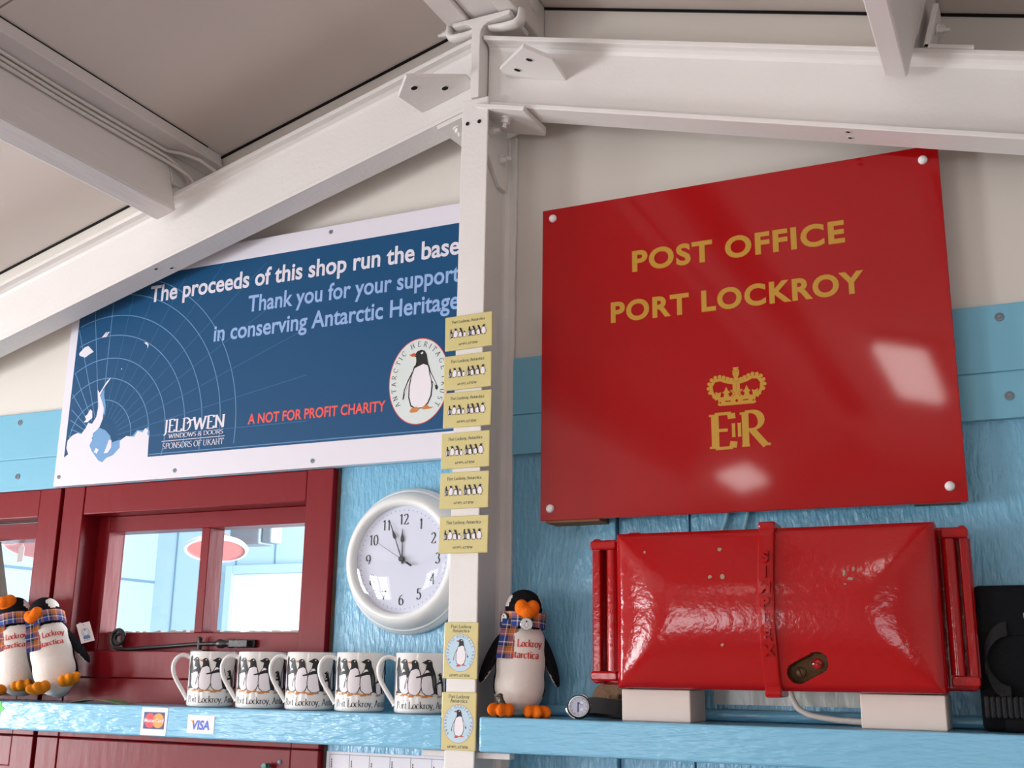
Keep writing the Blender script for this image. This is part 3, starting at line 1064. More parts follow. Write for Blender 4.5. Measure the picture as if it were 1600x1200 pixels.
# angle cleats tying the column head to the rafters
for s_, P in ((-1, PL), (1, PR)):
    cl = []
    b = MB()
    n0 = -RD - 0.0005
    if s_ > 0:
        poly = [(0.042, -0.130), (0.133, -0.130), (0.137, -0.050), (0.129, -0.030), (0.042, -0.030)]
    else:
        poly = [(0.042, -0.1185), (0.114, -0.1185), (0.107, -0.030), (0.042, -0.030)]
    lo = [P(u, y, n0 - 0.008) for u, y in poly]
    hi = [P(u, y, n0) for u, y in poly]
    n_ = len(poly)
    b.add(lo + hi, [tuple(range(n_)), tuple(range(2 * n_ - 1, n_ - 1, -1))] + [(i, i + n_, (i + 1) % n_ + n_, (i + 1) % n_) for i in range(n_)])
    # upright leg against the web
    x0, x1 = (0.0037, 0.0117) if s_ > 0 else (-0.0117, -0.0037)
    b.prism([(-0.1138, 2.515), (-0.1138, 2.462), (-0.045, 2.405), (-0.018, 2.405), (-0.018, 2.515)], x0, x1, ax='x')
    b.build('head_cleat', WHITE, col, bevel=0.001)
    bolt(col, (s_ * 0.0120, -0.088, 2.488), (s_, 0, 0), 0.0075)
    bolt(col, (s_ * 0.0120, -0.045, 2.455), (s_, 0, 0), 0.0075)
    q = P(0.085, -0.095, n0 - 0.008)
    bolt(col, q, tuple(-(P(0, 0, 1) - P(0, 0, 0))), 0.0075)

# ---------------------------------------------------------------- timber purlins


def purlin(side, xc, wd_, zb, label):
    a = -side * R(15.4) * -1
    p = thing('roof_purlin', label, 'beam', (xc, -1.0, zb))
    ztop = roof(xc) - 0.001
    rot = Matrix.Translation((xc, 0, zb)) @ Matrix.Rotation(side * R(15.4), 4, 'Y')
    h = (ztop - zb) * math.cos(R(15.4)) - 0.004
    b = MB()
    fl = 2.657 - S * abs(xc) + 0.006 - zb
    b.box(-wd_ / 2, wd_ / 2, -3.6, -0.1225, 0, h, M=rot)
    b.box(-wd_ / 2, wd_ / 2, -0.1225, -0.006, fl + 0.012, h, M=rot)
    b.build('timber', WHITEW, p, bevel=0.003)
    return p, rot, h


pl_, rot, h = purlin(-1, -0.656, 0.047, 2.4325, 'white painted timber purlin with cables along its side')
b = MB()
b.box(0.0237, 0.066, -3.6, -0.010, h - 0.026, h + 0.003, M=rot)
b.build('top_batten', WHITEW, pl_, bevel=0.002)
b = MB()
b.box(0.0655, 0.0669, -3.4, -0.05, h + 0.0012, h + 0.0032, M=rot)  # near-black strip paints the shadow gap between batten and ceiling
b.build('painted_shadow_gap', DARK, pl_)
for k, (dx, dz, nm) in enumerate(((0.0325, -0.0335, 'upper'), (0.0300, -0.0440, 'middle'), (0.0290, -0.0545, 'lower'))):
    pts = []
    for i in range(46):
        y = -2.6 + i * (2.46 / 45)
        pts.append(rot @ Vector((dx + 0.0010 * math.sin(i * .9), y, h + dz + 0.002 * math.sin(i * .55))))
    e = pts[-1]
    if k == 0:
        pts += [e + Vector((0.010, 0.03, 0.006)), e + Vector((0.036, 0.055, -0.002)), e + Vector((0.060, 0.075, -0.022))]
    else:
        pts += [e + Vector((0.004 * k, 0.02, -0.006)), e + Vector((0.012 * k - .004, 0.04, -0.016)), e + Vector((0.016 * k - .006, 0.058, -0.030))]
    b = MB()
    b.tube(pts, 0.0038, 8)
    tag(b.build('cable', CABLEW, smooth=60), {'upper': 'topmost white cable in the corner of the left timber purlin', 'middle': 'middle white cable of the three along the left timber purlin', 'lower': 'lowest white cable running along the left timber purlin'}[nm], 'cable', 'cables along the purlin')
pr_, rot, h = purlin(1, 0.669, 0.033, 2.4245, 'white painted timber purlin above the red sign')
# steel angle fixing the right purlin to the beam
an = thing('purlin_bracket', 'white steel angle bracket beside the purlin above the red sign', 'bracket', PR(0.734, -0.09, 0))
b = MB()
for (u0, u1, w0, w1) in ((0.734, 0.742, 0.0005, 0.070), (0.734, 0.802, 0.0005, 0.0075)):
    vs = [PR(u, y, w) for y in (-0.119, -0.068) for (u, w) in ((u0, w0), (u1, w0), (u1, w1), (u0, w1))]
    b.add(vs, [(0, 1, 2, 3), (7, 6, 5, 4), (0, 4, 5, 1), (1, 5, 6, 2), (2, 6, 7, 3), (3, 7, 4, 0)])
b.build('angle', WHITE, an, bevel=0.0015)
bolt(an, PR(0.7425, -0.095, 0.042), tuple(PR(1, 0, 0) - PR(0, 0, 0)), 0.0065)

rp = thing('ridge_purlin', 'white painted ridge timbers at the apex of the ceiling', 'beam', (0.007, -1.0, 2.69))
for nm, x0, x1, z0, rr_ in (('left_timber', -0.060, -0.0175, 2.688, -1), ('centre_board', -0.016, 0.040, 2.694, 0), ('right_timber', 0.0415, 0.074, 2.688, 1)):
    b = MB()
    b.box(x0, x1, -3.6, -0.004, z0, roof(max(abs(x0), abs(x1))) - 0.001)
    b.build(nm, WHITEW, rp, bevel=0.0025)
b = MB()
b.lathe([(0.0, 0.0), (0.0155, 0.0), (0.0155, 0.003), (0.0, 0.003)], 24, M=Matrix.Translation((0.0745, -0.055, 2.738)) @ Matrix.Rotation(R(90), 4, 'Y'))
b.build('washer', WHITE, rp)

# assumed, unseen ceiling lights further back in the shop, placed for sign reflections
for i, (x, y, ln, lb) in enumerate(((0.45, -2.42, 0.72, 'assumed fluorescent ceiling light over the right half of the shop'), (-0.57, -4.1, 0.50, 'assumed fluorescent ceiling light over the left half of the shop'))):
    z = roof(x) - 0.005
    sd = 1 if x > 0 else -1
    M = Matrix.Translation((x, y, z)) @ Matrix.Rotation(sd * R(15.4), 4, 'Y')
    fx = thing('assumed_ceiling_light', lb, 'light', (x, y, z), group=None)
    b = MB()
    b.box(-0.09, 0.09, -ln / 2, ln / 2, -0.035, -0.004, M=M)
    b.build('housing', WHITE, fx, bevel=0.003)
    b = MB()
    b.box(-0.080, 0.080, -ln / 2 + 0.02, ln / 2 - 0.02, -0.060, -0.0355, M=M)
    b.build('diffuser', LAMPE, fx, bevel=0.01)

# ================================================================ POSTER
def flat(y):
    """lay a print on a vertical board whose front is at depth y (world x, z)"""
    return lambda u, v, h: (u, y - 0.0002 - h, v)


def ring_text(pr, text, cx, cy, rx, ry, a0, a1, cap, mi, layer=1, wide=1.0, **kw):
    n = len(text)
    # arc-length spacing along the ellipse
    N = 400
    pts = [(cx + rx * math.cos(R(a0 + (a1 - a0) * i / N)), cy + ry * math.sin(R(a0 + (a1 - a0) * i / N))) for i in range(N + 1)]
    acc = [0]
    for p, q in zip(pts, pts[1:]):
        acc.append(acc[-1] + math.hypot(q[0] - p[0], q[1] - p[1]))
    adv = [GL[c][0] + .12 for c in text]
    tot = sum(adv)
    pos = 0
    for c, a in zip(text, adv):
        t = (pos + a / 2) / tot * acc[-1]
        i = min(N - 1, max(0, next(k for k in range(N) if acc[k + 1] >= t)))
        p, q = pts[i], pts[i + 1]
        ang = math.atan2(q[1] - p[1], q[0] - p[0])
        ca, sa = math.cos(ang), math.sin(ang)
        if c != ' ':
            w = GL[c][0]
            pr.serif(c, 0, 0, 1, mi, layer, fn=lambda g, p=p, ca=ca, sa=sa, w=w: (p[0] + (g[0] - w / 2) * cap * wide * ca - g[1] * cap * sa, p[1] + (g[0] - w / 2) * cap * wide * sa + g[1] * cap * ca), **kw)
        pos += a


po = thing('shop_poster', 'blue and white charity poster with a map and penguin emblem on the gable wall', 'poster', (-0.5, -0.0185, 1.944))
b = MB()
b.box(-0.976, -0.0275, -0.025, -0.0125, 1.9445, 2.399)
b.build('board', POSTERW, po, bevel=0.001)
PM = [POSTERB, POSTERW, POSTERL, POSTERM, POSTERG, POSTERF, POSTERR, LOGOBG, GREYINK, INK, ORINK, PAPERW, REDINK]
pr = Print()
BX0, BX1, BZ0, BZ1 = -0.955, -0.046, 1.989, 2.361
pr.rect(BX0, BX1, BZ0, BZ1, 0, 1)
CX, CZ = -0.866, 2.030


def clipped(pts):
    run = []
    for p in pts:
        if BX0 < p[0] < BX1 and BZ0 < p[1] < BZ1:
            run.append(p)
        else:
            if len(run) > 1:
                yield run
            run = []
    if len(run) > 1:
        yield run


for r in (.081, .125, .166, .213, .254, .297, .333):
    for run in clipped([(CX + r * math.cos(R(a)), CZ + r * 1.01 * math.sin(R(a))) for a in range(-20, 200, 3)]):
        pr.line(run, 0.0017, 4, 2)
for a in range(0, 190, 10):
    for run in clipped([(CX + r * .012 * math.cos(R(a)), CZ + r * .012 * math.sin(R(a))) for r in range(4, 42)]):
        pr.line([run[0], run[-1]], 0.0015, 4 if a > 85 else 5, 2)
pr.line([(-0.735, 1.9935), (BX1, 1.9935)], 0.0016, 4, 2)
# Antarctic land: white, with ice shelves in mid blue
land = [(-.9545, 1.9885), (-.9545, 2.002), (-.944, 2.008), (-.951, 2.021), (-.950, 2.036), (-.938, 2.046), (-.925, 2.050), (-.915, 2.047), (-.905, 2.058), (-.900, 2.068), (-.889, 2.066), (-.880, 2.078), (-.877, 2.100), (-.881, 2.120), (-.884, 2.135), (-.878, 2.128), (-.873, 2.134), (-.862, 2.150), (-.852, 2.157), (-.856, 2.150), (-.868, 2.137), (-.876, 2.122), (-.868, 2.108), (-.862, 2.094), (-.862, 2.074), (-.868, 2.058), (-.880, 2.046), (-.886, 2.036), (-.878, 2.028), (-.886, 2.020), (-.878, 2.012), (-.870, 2.006), (-.866, 1.998), (-.852, 1.996), (-.842, 2.004), (-.826, 2.000), (-.815, 2.012), (-.820, 2.018), (-.812, 2.026), (-.796, 2.034), (-.776, 2.031), (-.768, 2.042), (-.756, 2.038), (-.750, 2.046), (-.742, 2.042), (-.744, 2.034), (-.739, 2.030), (-.737, 1.9885)]
pr.poly(land, 1, 4)
pr.poly([(-.868, 2.056), (-.852, 2.050), (-.838, 2.038), (-.832, 2.024), (-.812, 2.028), (-.810, 2.012), (-.826, 1.998), (-.842, 1.994), (-.852, 1.986), (-.862, 1.990), (-.872, 2.000), (-.882, 2.010), (-.890, 2.022), (-.884, 2.032), (-.884, 2.046)], 3, 5)
pr.poly([(-.840, 2.030), (-.833, 2.028), (-.832, 2.014), (-.840, 2.004), (-.850, 2.003), (-.846, 2.012)], 1, 6)
pr.poly([(-.872, 2.016), (-.864, 2.012), (-.868, 2.004), (-.876, 2.008)], 1, 6)
pr.poly([(-.864, 2.118), (-.858, 2.100), (-.858, 2.080), (-.866, 2.090), (-.872, 2.106), (-.876, 2.120), (-.868, 2.134)], 3, 3)
pr.poly([(-.902, 2.070), (-.890, 2.078), (-.892, 2.092), (-.898, 2.096), (-.904, 2.086), (-.910, 2.082), (-.906, 2.076), (-.912, 2.070)], 1, 5)
pr.poly([(-.800, 2.028), (-.780, 2.034), (-.770, 2.044), (-.756, 2.042), (-.744, 2.048), (-.738, 2.038), (-.738, 2.026), (-.780, 2.022)], 3, 3)
pr.poly([(-.945, 2.217), (-.932, 2.228), (-.922, 2.230), (-.906, 2.216), (-.916, 2.212), (-.928, 2.206), (-.944, 2.212)], 1, 4)
for dx in (0, .006):
    pr.poly([(-.888 + dx, 2.244), (-.878 + dx, 2.254), (-.874 + dx, 2.254), (-.882 + dx, 2.244)], 1, 4)
pr.poly([(-.774, 2.220), (-.765, 2.214), (-.764, 2.207), (-.762, 2.215), (-.768, 2.221)], 1, 4)
pr.disc(-.826, 2.172, .0015, .0012, 1, 4, 8)
# wording
pr.sans('The proceeds of this shop run the base', -0.770, 2.3035, 0.0335, 1, 3, width=0.696, bold=0.022)
pr.sans('Thank you for your support', -0.0725, 2.2530, 0.0320, 2, 3, width=0.452, align='r', bold=0.018)
pr.sans('in conserving Antarctic Heritage', -0.0720, 2.2035, 0.0320, 2, 3, width=0.529, align='r', bold=0.018)
pr.sans('A NOT FOR PROFIT CHARITY', -0.505, 2.0345, 0.0185, 6, 3, width=0.294, bold=0.022)
pr.serif('JELD', -0.7035, 2.0335, 0.0245, 1, 5, width=0.066, thick=.17, thin=.06)
pr.serif('WEN', -0.6330, 2.0335, 0.0245, 1, 5, width=0.076, thick=.17, thin=.06)
pr.line([(-0.648, 2.047), (-0.640, 2.052), (-0.628, 2.055)], 0.003, 1, 6)
pr.serif('WINDOWS & DOORS', -0.690, 2.0215, 0.0080, 1, 5, width=0.130, thick=.13, thin=.06)
pr.rect(-0.706, -0.556, 2.0160, 2.0172, 1, 5)
pr.serif('SPONSORS OF UKAHT', -0.703, 2.0015, 0.0110, 1, 5, width=0.146, thick=.12, thin=.05)
# emblem
EX, EZ = -0.1465, 2.0815
pr.disc(EX, EZ, 0.0592, 0.0763, 6, 5, 64)
pr.disc(EX, EZ, 0.0578, 0.0749, 7, 6, 64)
ring_text(pr, 'ANTARCTIC HERITAGE TRUST', EX, EZ, 0.0450, 0.0615, 223, -48, 0.0092, 8, 7, thick=.15, thin=.07)
mp = {0: 9, 1: 11, 2: 10, 3: 8}
pr.art([(12 if (m == 2 and i == 3) else mp[m], l, p) for i, (m, l, p) in enumerate(P_FRONT)], EX + .003, EZ - .055, 0.112, layer=7)
pr.lay('lettering', PM, po, flat(-0.025), world=True)
for x, z in ((-0.963, 1.9635), (-0.668, 1.9585), (-0.357, 1.9565), (-0.346, 2.3865), (-0.06, 1.9565)):
    b = MB()
    b.lathe([(0.0042, 0.0), (0.0040, 0.0008), (0.0016, 0.0010), (0.0015, 0.0002), (0.0, 0.0002)], 14, M=Matrix.Translation((x, -0.0252, z)) @ Matrix.Rotation(R(90), 4, 'X'))
    b.build('screw', GREYM, po)

# ================================================================ RED SIGN
sg = thing('post_office_sign', 'large red acrylic sign with gold POST OFFICE lettering and crown on the wall', 'sign', (0.403, -0.048, 1.828))
SX0, SX1, SZ0, SZ1, SY = 0.0935, 0.7125, 1.8280, 2.3445, -0.050
b = MB()
b.box(SX0, SX1, SY, SY + 0.005, SZ0, SZ1)
b.build('panel', SIGNRED, sg, bevel=0.0008)
pr = Print()
pr.sans('POST OFFICE', 0.2490, 2.2165, 0.0335, 0, 1, width=0.327, bold=0.035, space=1.12)
pr.sans('PORT LOCKROY', 0.2125, 2.1365, 0.0325, 0, 1, width=0.386, bold=0.035, space=1.12)
pr.lay('lettering', [GOLD, SIGNRED], sg, flat(SY), eps=0.00008, world=True)
pr = Print()
pr.serif('E', 0.3650, 1.9225, 0.0515, 0, 1, width=0.0385, thick=.20, thin=.075)
pr.serif('R', 0.4110, 1.9225, 0.0515, 0, 1, width=0.0395, thick=.20, thin=.075)
pr.serif('I', 0.3975, 1.9380, 0.0205, 0, 1, width=0.0085, thick=.20, thin=.08)
pr.serif('I', 0.4062, 1.9380, 0.0205, 0, 1, width=0.0085, thick=.20, thin=.08)
pr.lay('royal_cypher', [GOLD, SIGNRED], sg, flat(SY), eps=0.00008, world=True)
pr = Print()
# crown
kx, kz = 0.4080, 1.9870


def cr(pts, mi=0, layer=1):
    pr.poly([(kx + p[0] * .041, kz + p[1] * .041) for p in pts], mi, layer)


cr([(-.70, .02), (-.62, -.02), (.62, -.02), (.70, .02), (.66, .12), (.72, .30), (-.72, .30), (-.66, .12)])
for s_ in (-1, 1):
    pts = arc(0, 0, 1, 1, 0, 1, 1)
    ctr = [(.72 * s_, .22), (.90 * s_, .50), (.93 * s_, .74), (.80 * s_, .93), (.58 * s_, .96), (.36 * s_, .86), (.12 * s_, .80)]
    pr.line([(kx + p[0] * .041, kz + p[1] * .041) for p in ctr], .0048, 0, 1)
    for p in ctr[1:-1]:
        pr.disc(kx + p[0] * .041, kz + p[1] * .041, .0024, .0024, 0, 1, 12)
    for t in [(.82, .34), (.97, .50), (1.02, .66), (.99, .83), (.90, .97), (.76, 1.05), (.60, 1.07), (.45, 1.03), (.31, .97), (.18, .92)]:
        pr.disc(kx + t[0] * s_ * .041, kz + t[1] * .041, .0029, .0029, 0, 1, 14)
    # fleur-de-lis and side crosses
    cr([(.26 * s_, .28), (.30 * s_, .42), (.22 * s_, .46), (.30 * s_, .52), (.37 * s_, .68), (.44 * s_, .52), (.52 * s_, .46), (.45 * s_, .42), (.48 * s_, .28)])
    cr([(.60 * s_, .26), (.56 * s_, .50), (.66 * s_, .46), (.78 * s_, .52), (.74 * s_, .26)])
cr([(-.13, .25), (-.13, .84), (.13, .84), (.13, .25)])
cr([(-.24, .26), (-.13, .40), (-.24, .54), (.24, .54), (.13, .40), (.24, .26)])
cr([(-.13, .83), (-.08, .98), (.08, .98), (.13, .83)])
cr([(-.11, 1.37), (-.05, 1.22), (-.12, 1.10), (-.06, .97), (.06, .97), (.12, 1.10), (.05, 1.22), (.11, 1.37)])
cr([(-.12, 1.10), (-.12, 1.28), (.12, 1.28), (.12, 1.10)])
cr([(-.06, .13), (0, .20), (.06, .13), (0, .06)], 1, 2)
for s_ in (-1, 1):
    cr([(.22 * s_, .11), (.42 * s_, .12), (.42 * s_, .16), (.22 * s_, .15)], 1, 2)
    pr.disc(kx + .60 * s_ * .041, kz + .10 * .041, .0013, .0013, 1, 2, 8)
    pr.line([(kx + .05 * s_ * .041, kz + .42 * .041), (kx + .17 * s_ * .041, kz + .52 * .041)], .0006, 1, 2)
    pr.line([(kx + .05 * s_ * .041, kz + .38 * .041), (kx + .17 * s_ * .041, kz + .28 * .041)], .0006, 1, 2)
    pr.line([(kx + .02 * s_ * .041, kz + 1.2 * .041), (kx + .08 * s_ * .041, kz + 1.26 * .041)], .0006, 1, 2)
for i in range(5):
    pr.disc(kx, kz + (.50 + .07 * i) * .041, .0005, .0007, 1, 2, 6)
pr.line([(kx - .10 * .041, kz + .85 * .041), (kx + .10 * .041, kz + .85 * .041)], .0005, 1, 2)
pr.lay('crown_emblem', [GOLD, SIGNRED], sg, flat(SY), eps=0.00008, world=True)
for x, z in ((0.1125, 2.3280), (0.6910, 2.3235), (0.6912, 1.8495), (0.1105, 1.8465)):
    b = MB()
    b.lathe([(0.0066, 0.0), (0.0066, 0.0015), (0.0058, 0.0035), (0.0038, 0.0052), (0.0, 0.006)], 24, M=Matrix.Translation((x, SY - 0.0001, z)) @ Matrix.Rotation(R(90), 4, 'X'))
    b.build('screw_cap', CAPW, sg, smooth=50)
for x0, x1, z0, z1 in ((0.100, 0.190, 1.8250, 1.868), (0.640, 0.700, 1.8310, 1.868)):
    b = MB()
    b.box(x0, x1, SY + 0.0053, -0.0005, z0, z1)
    b.build('wooden_spacer', TIMBER, sg, bevel=0.001)
for x0, x1 in ((0.104, 0.19), (0.61, 0.702)):
    b = MB()
    b.box(x0, x1, SY + 0.0053, -0.0005, 2.29, 2.335)
    b.build('wooden_spacer', TIMBER, sg, bevel=0.001)
for x, x2, lb in ((0.378, 0.368, 'left of two painted cables running down from the red sign to the red box'), (0.409, 0.401, 'right of two painted cables running down from the red sign to the red box')):
    b = MB()
    b.tube([(x + .004, -0.0045, 1.90), (x + .002, -0.0045, 1.86), (x, -0.0045, 1.836), (x - .004, -0.006, 1.82), (x2, -0.010, 1.805), (x2 - .001, -0.012, 1.78)], 0.0034, 8)
    tag(b.build('cable', CABLEB, smooth=60), lb, 'cable', 'painted cables behind the sign')

# ================================================================ SHELVES
sh = MB()
sh.prism([(-1.75, -0.130), (-0.0255, -0.130), (-0.0255, -0.0005), (-0.3160, -0.0005), (-0.3160, -0.0155), (-1.75, -0.0155)], 1.4885, 1.537, ax='z')
tag(sh.build('shelf', BLUES, bevel=0.003), 'pale blue painted shelf under the red window holding the mugs', 'shelf')
sh = MB()
sh.prism([(0.0355, -0.130), (1.9, -0.130), (1.9, -0.0005), (0.0255, -0.0005), (0.0255, -0.110)], 1.4885, 1.537, ax='z')
tag(sh.build('shelf', BLUES, bevel=0.003), 'blue painted shelf right of the steel post holding the red box', 'shelf')
b = MB()
b.box(-0.067, -0.0040, -0.1135, -0.098, 1.4785, 1.4872)
b.build('shelf_bracket', WHITEW, col, bevel=0.001)
b = MB()
b.box(0.0040, 0.077, -0.1135, -0.098, 1.4785, 1.4872)
b.build('shelf_bracket', WHITEW, col, bevel=0.001)
b = MB()
b.tube([(0.03, -0.0125, 1.5455), (1.5, -0.0125, 1.5455)], 0.0080, 12)
tag(b.build('pipe', BLUES, smooth=60), 'blue painted pipe lying along the back of the right shelf', 'pipe')

# stickers on the front of the left shelf
st = thing('card_sticker', 'white sticker with red and orange circles on the shelf front', 'sticker', (-0.569, -0.130, 1.513))
b = MB()
b.prism([(-.028, -.0225), (.0265, -.0225), (.028, .0215), (-.0275, .0215)], -.0006, -.0001)
b.build('backing', PAPERW, st, world=False)
pr = Print()
pr.rect(-.0225, .0220, -.0125, .0145, 0, 1)
pr.disc(-.0088, .001, .0118, .0118, 1, 2)
pr.disc(.0092, .001, .0118, .0118, 2, 3)
for i in range(4):
    pr.rect(-.0012, .0018 - .0004 * i, .0062 - i * .0019, .0069 - i * .0019, 1, 4)
pr.sans('MasterCard', -.0203, -.0016, .0058, 3, 5, width=.0408, bold=.02)
pr.lay('print', [CARDNAVY, CARDRED, CARDORG, PAPERW], st, lambda u, v, h: (u, -.0007 - h, v))
st = thing('card_sticker', 'white sticker with blue VISA lettering on the shelf front', 'sticker', (-0.471, -0.130, 1.5115))
b = MB()
b.prism([(-.0275, -.0150), (.0275, -.0150), (.0275, .0140), (-.0275, .0140)], -.0006, -.0001)
b.build('backing', PAPERW, st, world=False)
pr = Print()
pr.sans('VISA', -.0195, -.0085, .0140, 0, 1, width=.0380, bold=.03, slant=.14)
pr.poly([(-.0205, .0055), (-.0155, .0055), (-.0150, -.0005)], 1, 2)
pr.lay('print', [VISAB, CARDORG], st, lambda u, v, h: (u, -.0007 - h, v))
b = MB()
b.prism([(-.965, 1.536), (-.936, 1.531), (-.927, 1.536), (-.926, 1.529), (-.9165, 1.524), (-.926, 1.518), (-.927, 1.511), (-.936, 1.516), (-.965, 1.511)], -.1308, -.1301)
tag(b.build('star_sticker', GREEN), 'bright green star shaped paper on the left end of the shelf front', 'sticker')
b = MB()
for k_ in range(6):
    x0_, x1_ = -.778 + k_ * .020, -.778 + (k_ + 1) * .020
    z0_, z1_ = (1.5374 + .0065 * math.sin(PI * q / 6) for q in (k_, k_ + 1))
    b.add([(x0_, -.118, z0_), (x1_, -.118, z1_), (x1_, -.085, z1_), (x0_, -.085, z0_), (x0_, -.118, z0_ + .0004), (x1_, -.118, z1_ + .0004), (x1_, -.085, z1_ + .0004), (x0_, -.085, z0_ + .0004)], [(0, 3, 2, 1), (4, 5, 6, 7), (0, 1, 5, 4), (2, 3, 7, 6)])
tag(b.build('paper_slip', LEAF), 'dull green slip of paper lying on the shelf between penguins and mugs', 'paper')

# calendar below the left shelf
ca = thing('wall_calendar', 'white wall calendar sheet with ruled columns hanging below the mug shelf', 'calendar', (-0.17, -0.002, 1.47))
b = MB()
b.box(-0.3100, -0.030, -0.0024, -0.0005, 1.15, 1.4695)
b.build('sheet', PAPERW, ca)
pr = Print()
pr.rect(-.304, -.034, 1.4648, 1.4654, 0)
for i in range(8):
    x = -.304 + i * .0385
    pr.rect(x, x + .0006, 1.16, 1.465, 0)
    for k in range(5):
        pr.rect(x + .0035, x + .0052, 1.4555 - k * .0036 - (i % 3) * .002, 1.4582 - k * .0036 - (i % 3) * .002, 1)
pr.lay('ruling', [GREYINK, INK], ca, flat(-0.0024), world=True)
pn = thing('push_pin', 'teal plastic push pin in the red board below the shelf', 'pin', (-0.4155, -0.014, 1.4425))
Mq = Matrix.Translation((-0.4155, -0.0141, 1.4425)) @ Matrix.Rotation(R(90), 4, 'X')
b = MB()
b.lathe([(0.0, 0), (0.001, 0), (0.001, .004), (0.005, .005), (0.005, .007), (0.0032, .008), (0.0030, .013), (0.0048, .015), (0.0048, .0165), (0.0, .017)], 16, M=Mq)
b.build('pin_head', TEAL, pn, smooth=40)
b = MB()
b.lathe([(0.0038, 0.0), (0.0036, 0.0014), (0.002, 0.0022), (0.0, 0.0024)], 14, M=Matrix.Translation((-0.395, -0.0141, 1.449)) @ Matrix.Rotation(R(90), 4, 'X'))
tag(b.build('screw', GREYM, smooth=50), 'round grey screw head in the red board beside the teal pin', 'screw')
# screws in the blue band board
for x, z, lb in ((0.771, 2.088, 'upper screw in the blue band right of the red sign'), (0.774, 1.975, 'lower painted screw in the blue band right of the red sign'), (-1.104, 2.088, 'upper screw in the blue band left of the poster'), (-1.092, 1.974, 'lower screw in the blue band left of the poster')):
    b = MB()
    b.lathe([(0.0065, 0.0), (0.006, 0.0010), (0.0046, 0.0014), (0.0042, 0.0003), (0.0022, 0.0003), (0.0020, 0.0012), (0.0, 0.0012)], 16, M=Matrix.Translation((x, -0.0122, z)) @ Matrix.Rotation(R(90), 4, 'X'))
    tag(b.build('screw', GREYM, smooth=40), lb, 'screw', 'screws in the band board')

# ================================================================ MUGS
def make_mug():
    m = thing('mug', 'x', 'mug', (0, 0, 0))
    r = .0392
    b = MB()
    b.lathe([(0.0, .0035), (.030, .0035), (.0335, .0008), (.0360, .0005), (r - .0004, .0030), (r, .006), (r, .0880), (r - .0008, .0898), (r - .0022, .0900), (r - .0030, .0885), (r - .0032, .010), (r - .008, .0065), (0, .0060)], 64)
    b.build('body', MUGW, m, smooth=50)
    # handle: ribbon loop towards -x
    pts = []
    for t in range(25):
        a = t / 24
        ang = R(100 + 250 * a)
        pts.append(None)
    path = [(-r + .001, 0, .0800), (-r - .010, 0, .0835), (-r - .019, 0, .0800), (-r - .0245, 0, .0715), (-r - .0255, 0, .0610), (-r - .0225, 0, .0500), (-r - .0165, 0, .0390), (-r - .0100, 0, .0290), (-r - .0040, 0, .0200), (-r + .001, 0, .0120)]
    dense = []
    for i in range(len(path) - 1):
        p0, p1, p2, p3 = (Vector(path[max(0, i - 1)]), Vector(path[i]), Vector(path[i + 1]), Vector(path[min(len(path) - 1, i + 2)]))
        for k in range(4):
            t = k / 4
            dense.append(0.5 * ((2 * p1) + (-p0 + p2) * t + (2 * p0 - 5 * p1 + 4 * p2 - p3) * t * t + (-p0 + 3 * p1 - 3 * p2 + p3) * t ** 3))
    dense.append(Vector(path[-1]))
    b = MB()
    rr_ = [.0036] * len(dense)
    rr_[0] = .005
    rr_[-1] = .005
    b.tube(dense, rr_, 12, flat=1.75, up=Vector((0, 0, 1)))
    b.build('handle', MUGW, m, smooth=60)
    pr = Print()
    pr.art(P_BACK, -.0430, .0265, .058, 1, 1, 1.1)
    pr.art(P_SIDE, -.0280, .0255, .056, 1, 4, 1.0)
    pr.art(P_FRONT, -.0115, .0240, .056, 1, 8, .95)
    pr.art(P_SIDE, .0100, .0240, .057, 1, 12, 1.12)
    pr.art(P_SIDE, .0310, .0240, .037, 1, 16, .95)
    pr.art(P_BACK, .0490, .0265, .058, 1, 1, 1.1)
    for i in range(9):
        x = -.034 + i * .0021
        pr.line([(x, .0200 + .0008 * math.sin(i * 2.1)), (x + .0019, .0200 + .0008 * math.sin(i * 2.1 + 2))], .0004, 4, 1)
    pr.serif('Port Lockroy, Antarctica', -.0435, .0078, .0104, 0, 2, width=.116, thick=.125, thin=.045, foot=.09)
    pr.lay('print', [INK, PAPERW, ORINK, GREYINK, PALEINK], m, lambda u, v, h: ((r + .00015 + h) * math.sin(u / r), -(r + .00015 + h) * math.cos(u / r), v), eps=.00006, cut=.0025)
    return m


mug = make_mug()
SHZ = 1.537
MUGS = [(-.4965, 38, 'penguin mug at the left end of the row of five'), (-.3945, 32, 'second penguin mug from the left in the row'), (-.2965, 29, 'middle penguin mug of the row of five'), (-.2015, 33, 'penguin mug second from the right, before the gap in the row'), (-.0930, 33, 'penguin mug standing nearest the white steel post')]
for i, (x, deg, lb) in enumerate(MUGS):
    if i == 0:
        mug.location = (x, -.080, SHZ)
        mug.rotation_euler = (0, 0, R(deg))
        mug['label'] = lb
        mug['group'] = 'penguin mugs on the shelf'
    else:
        dup(mug, (x, -.080, SHZ), (0, 0, R(deg)), lb)

# ================================================================ FRIDGE MAGNETS ON THE POST
def slab(w, h, t, name, m, parent):
    b = MB()
    b.box(-w / 2, w / 2, -t, 0, -h / 2, h / 2)
    return b.build(name, m, parent, bevel=.0012, world=False)


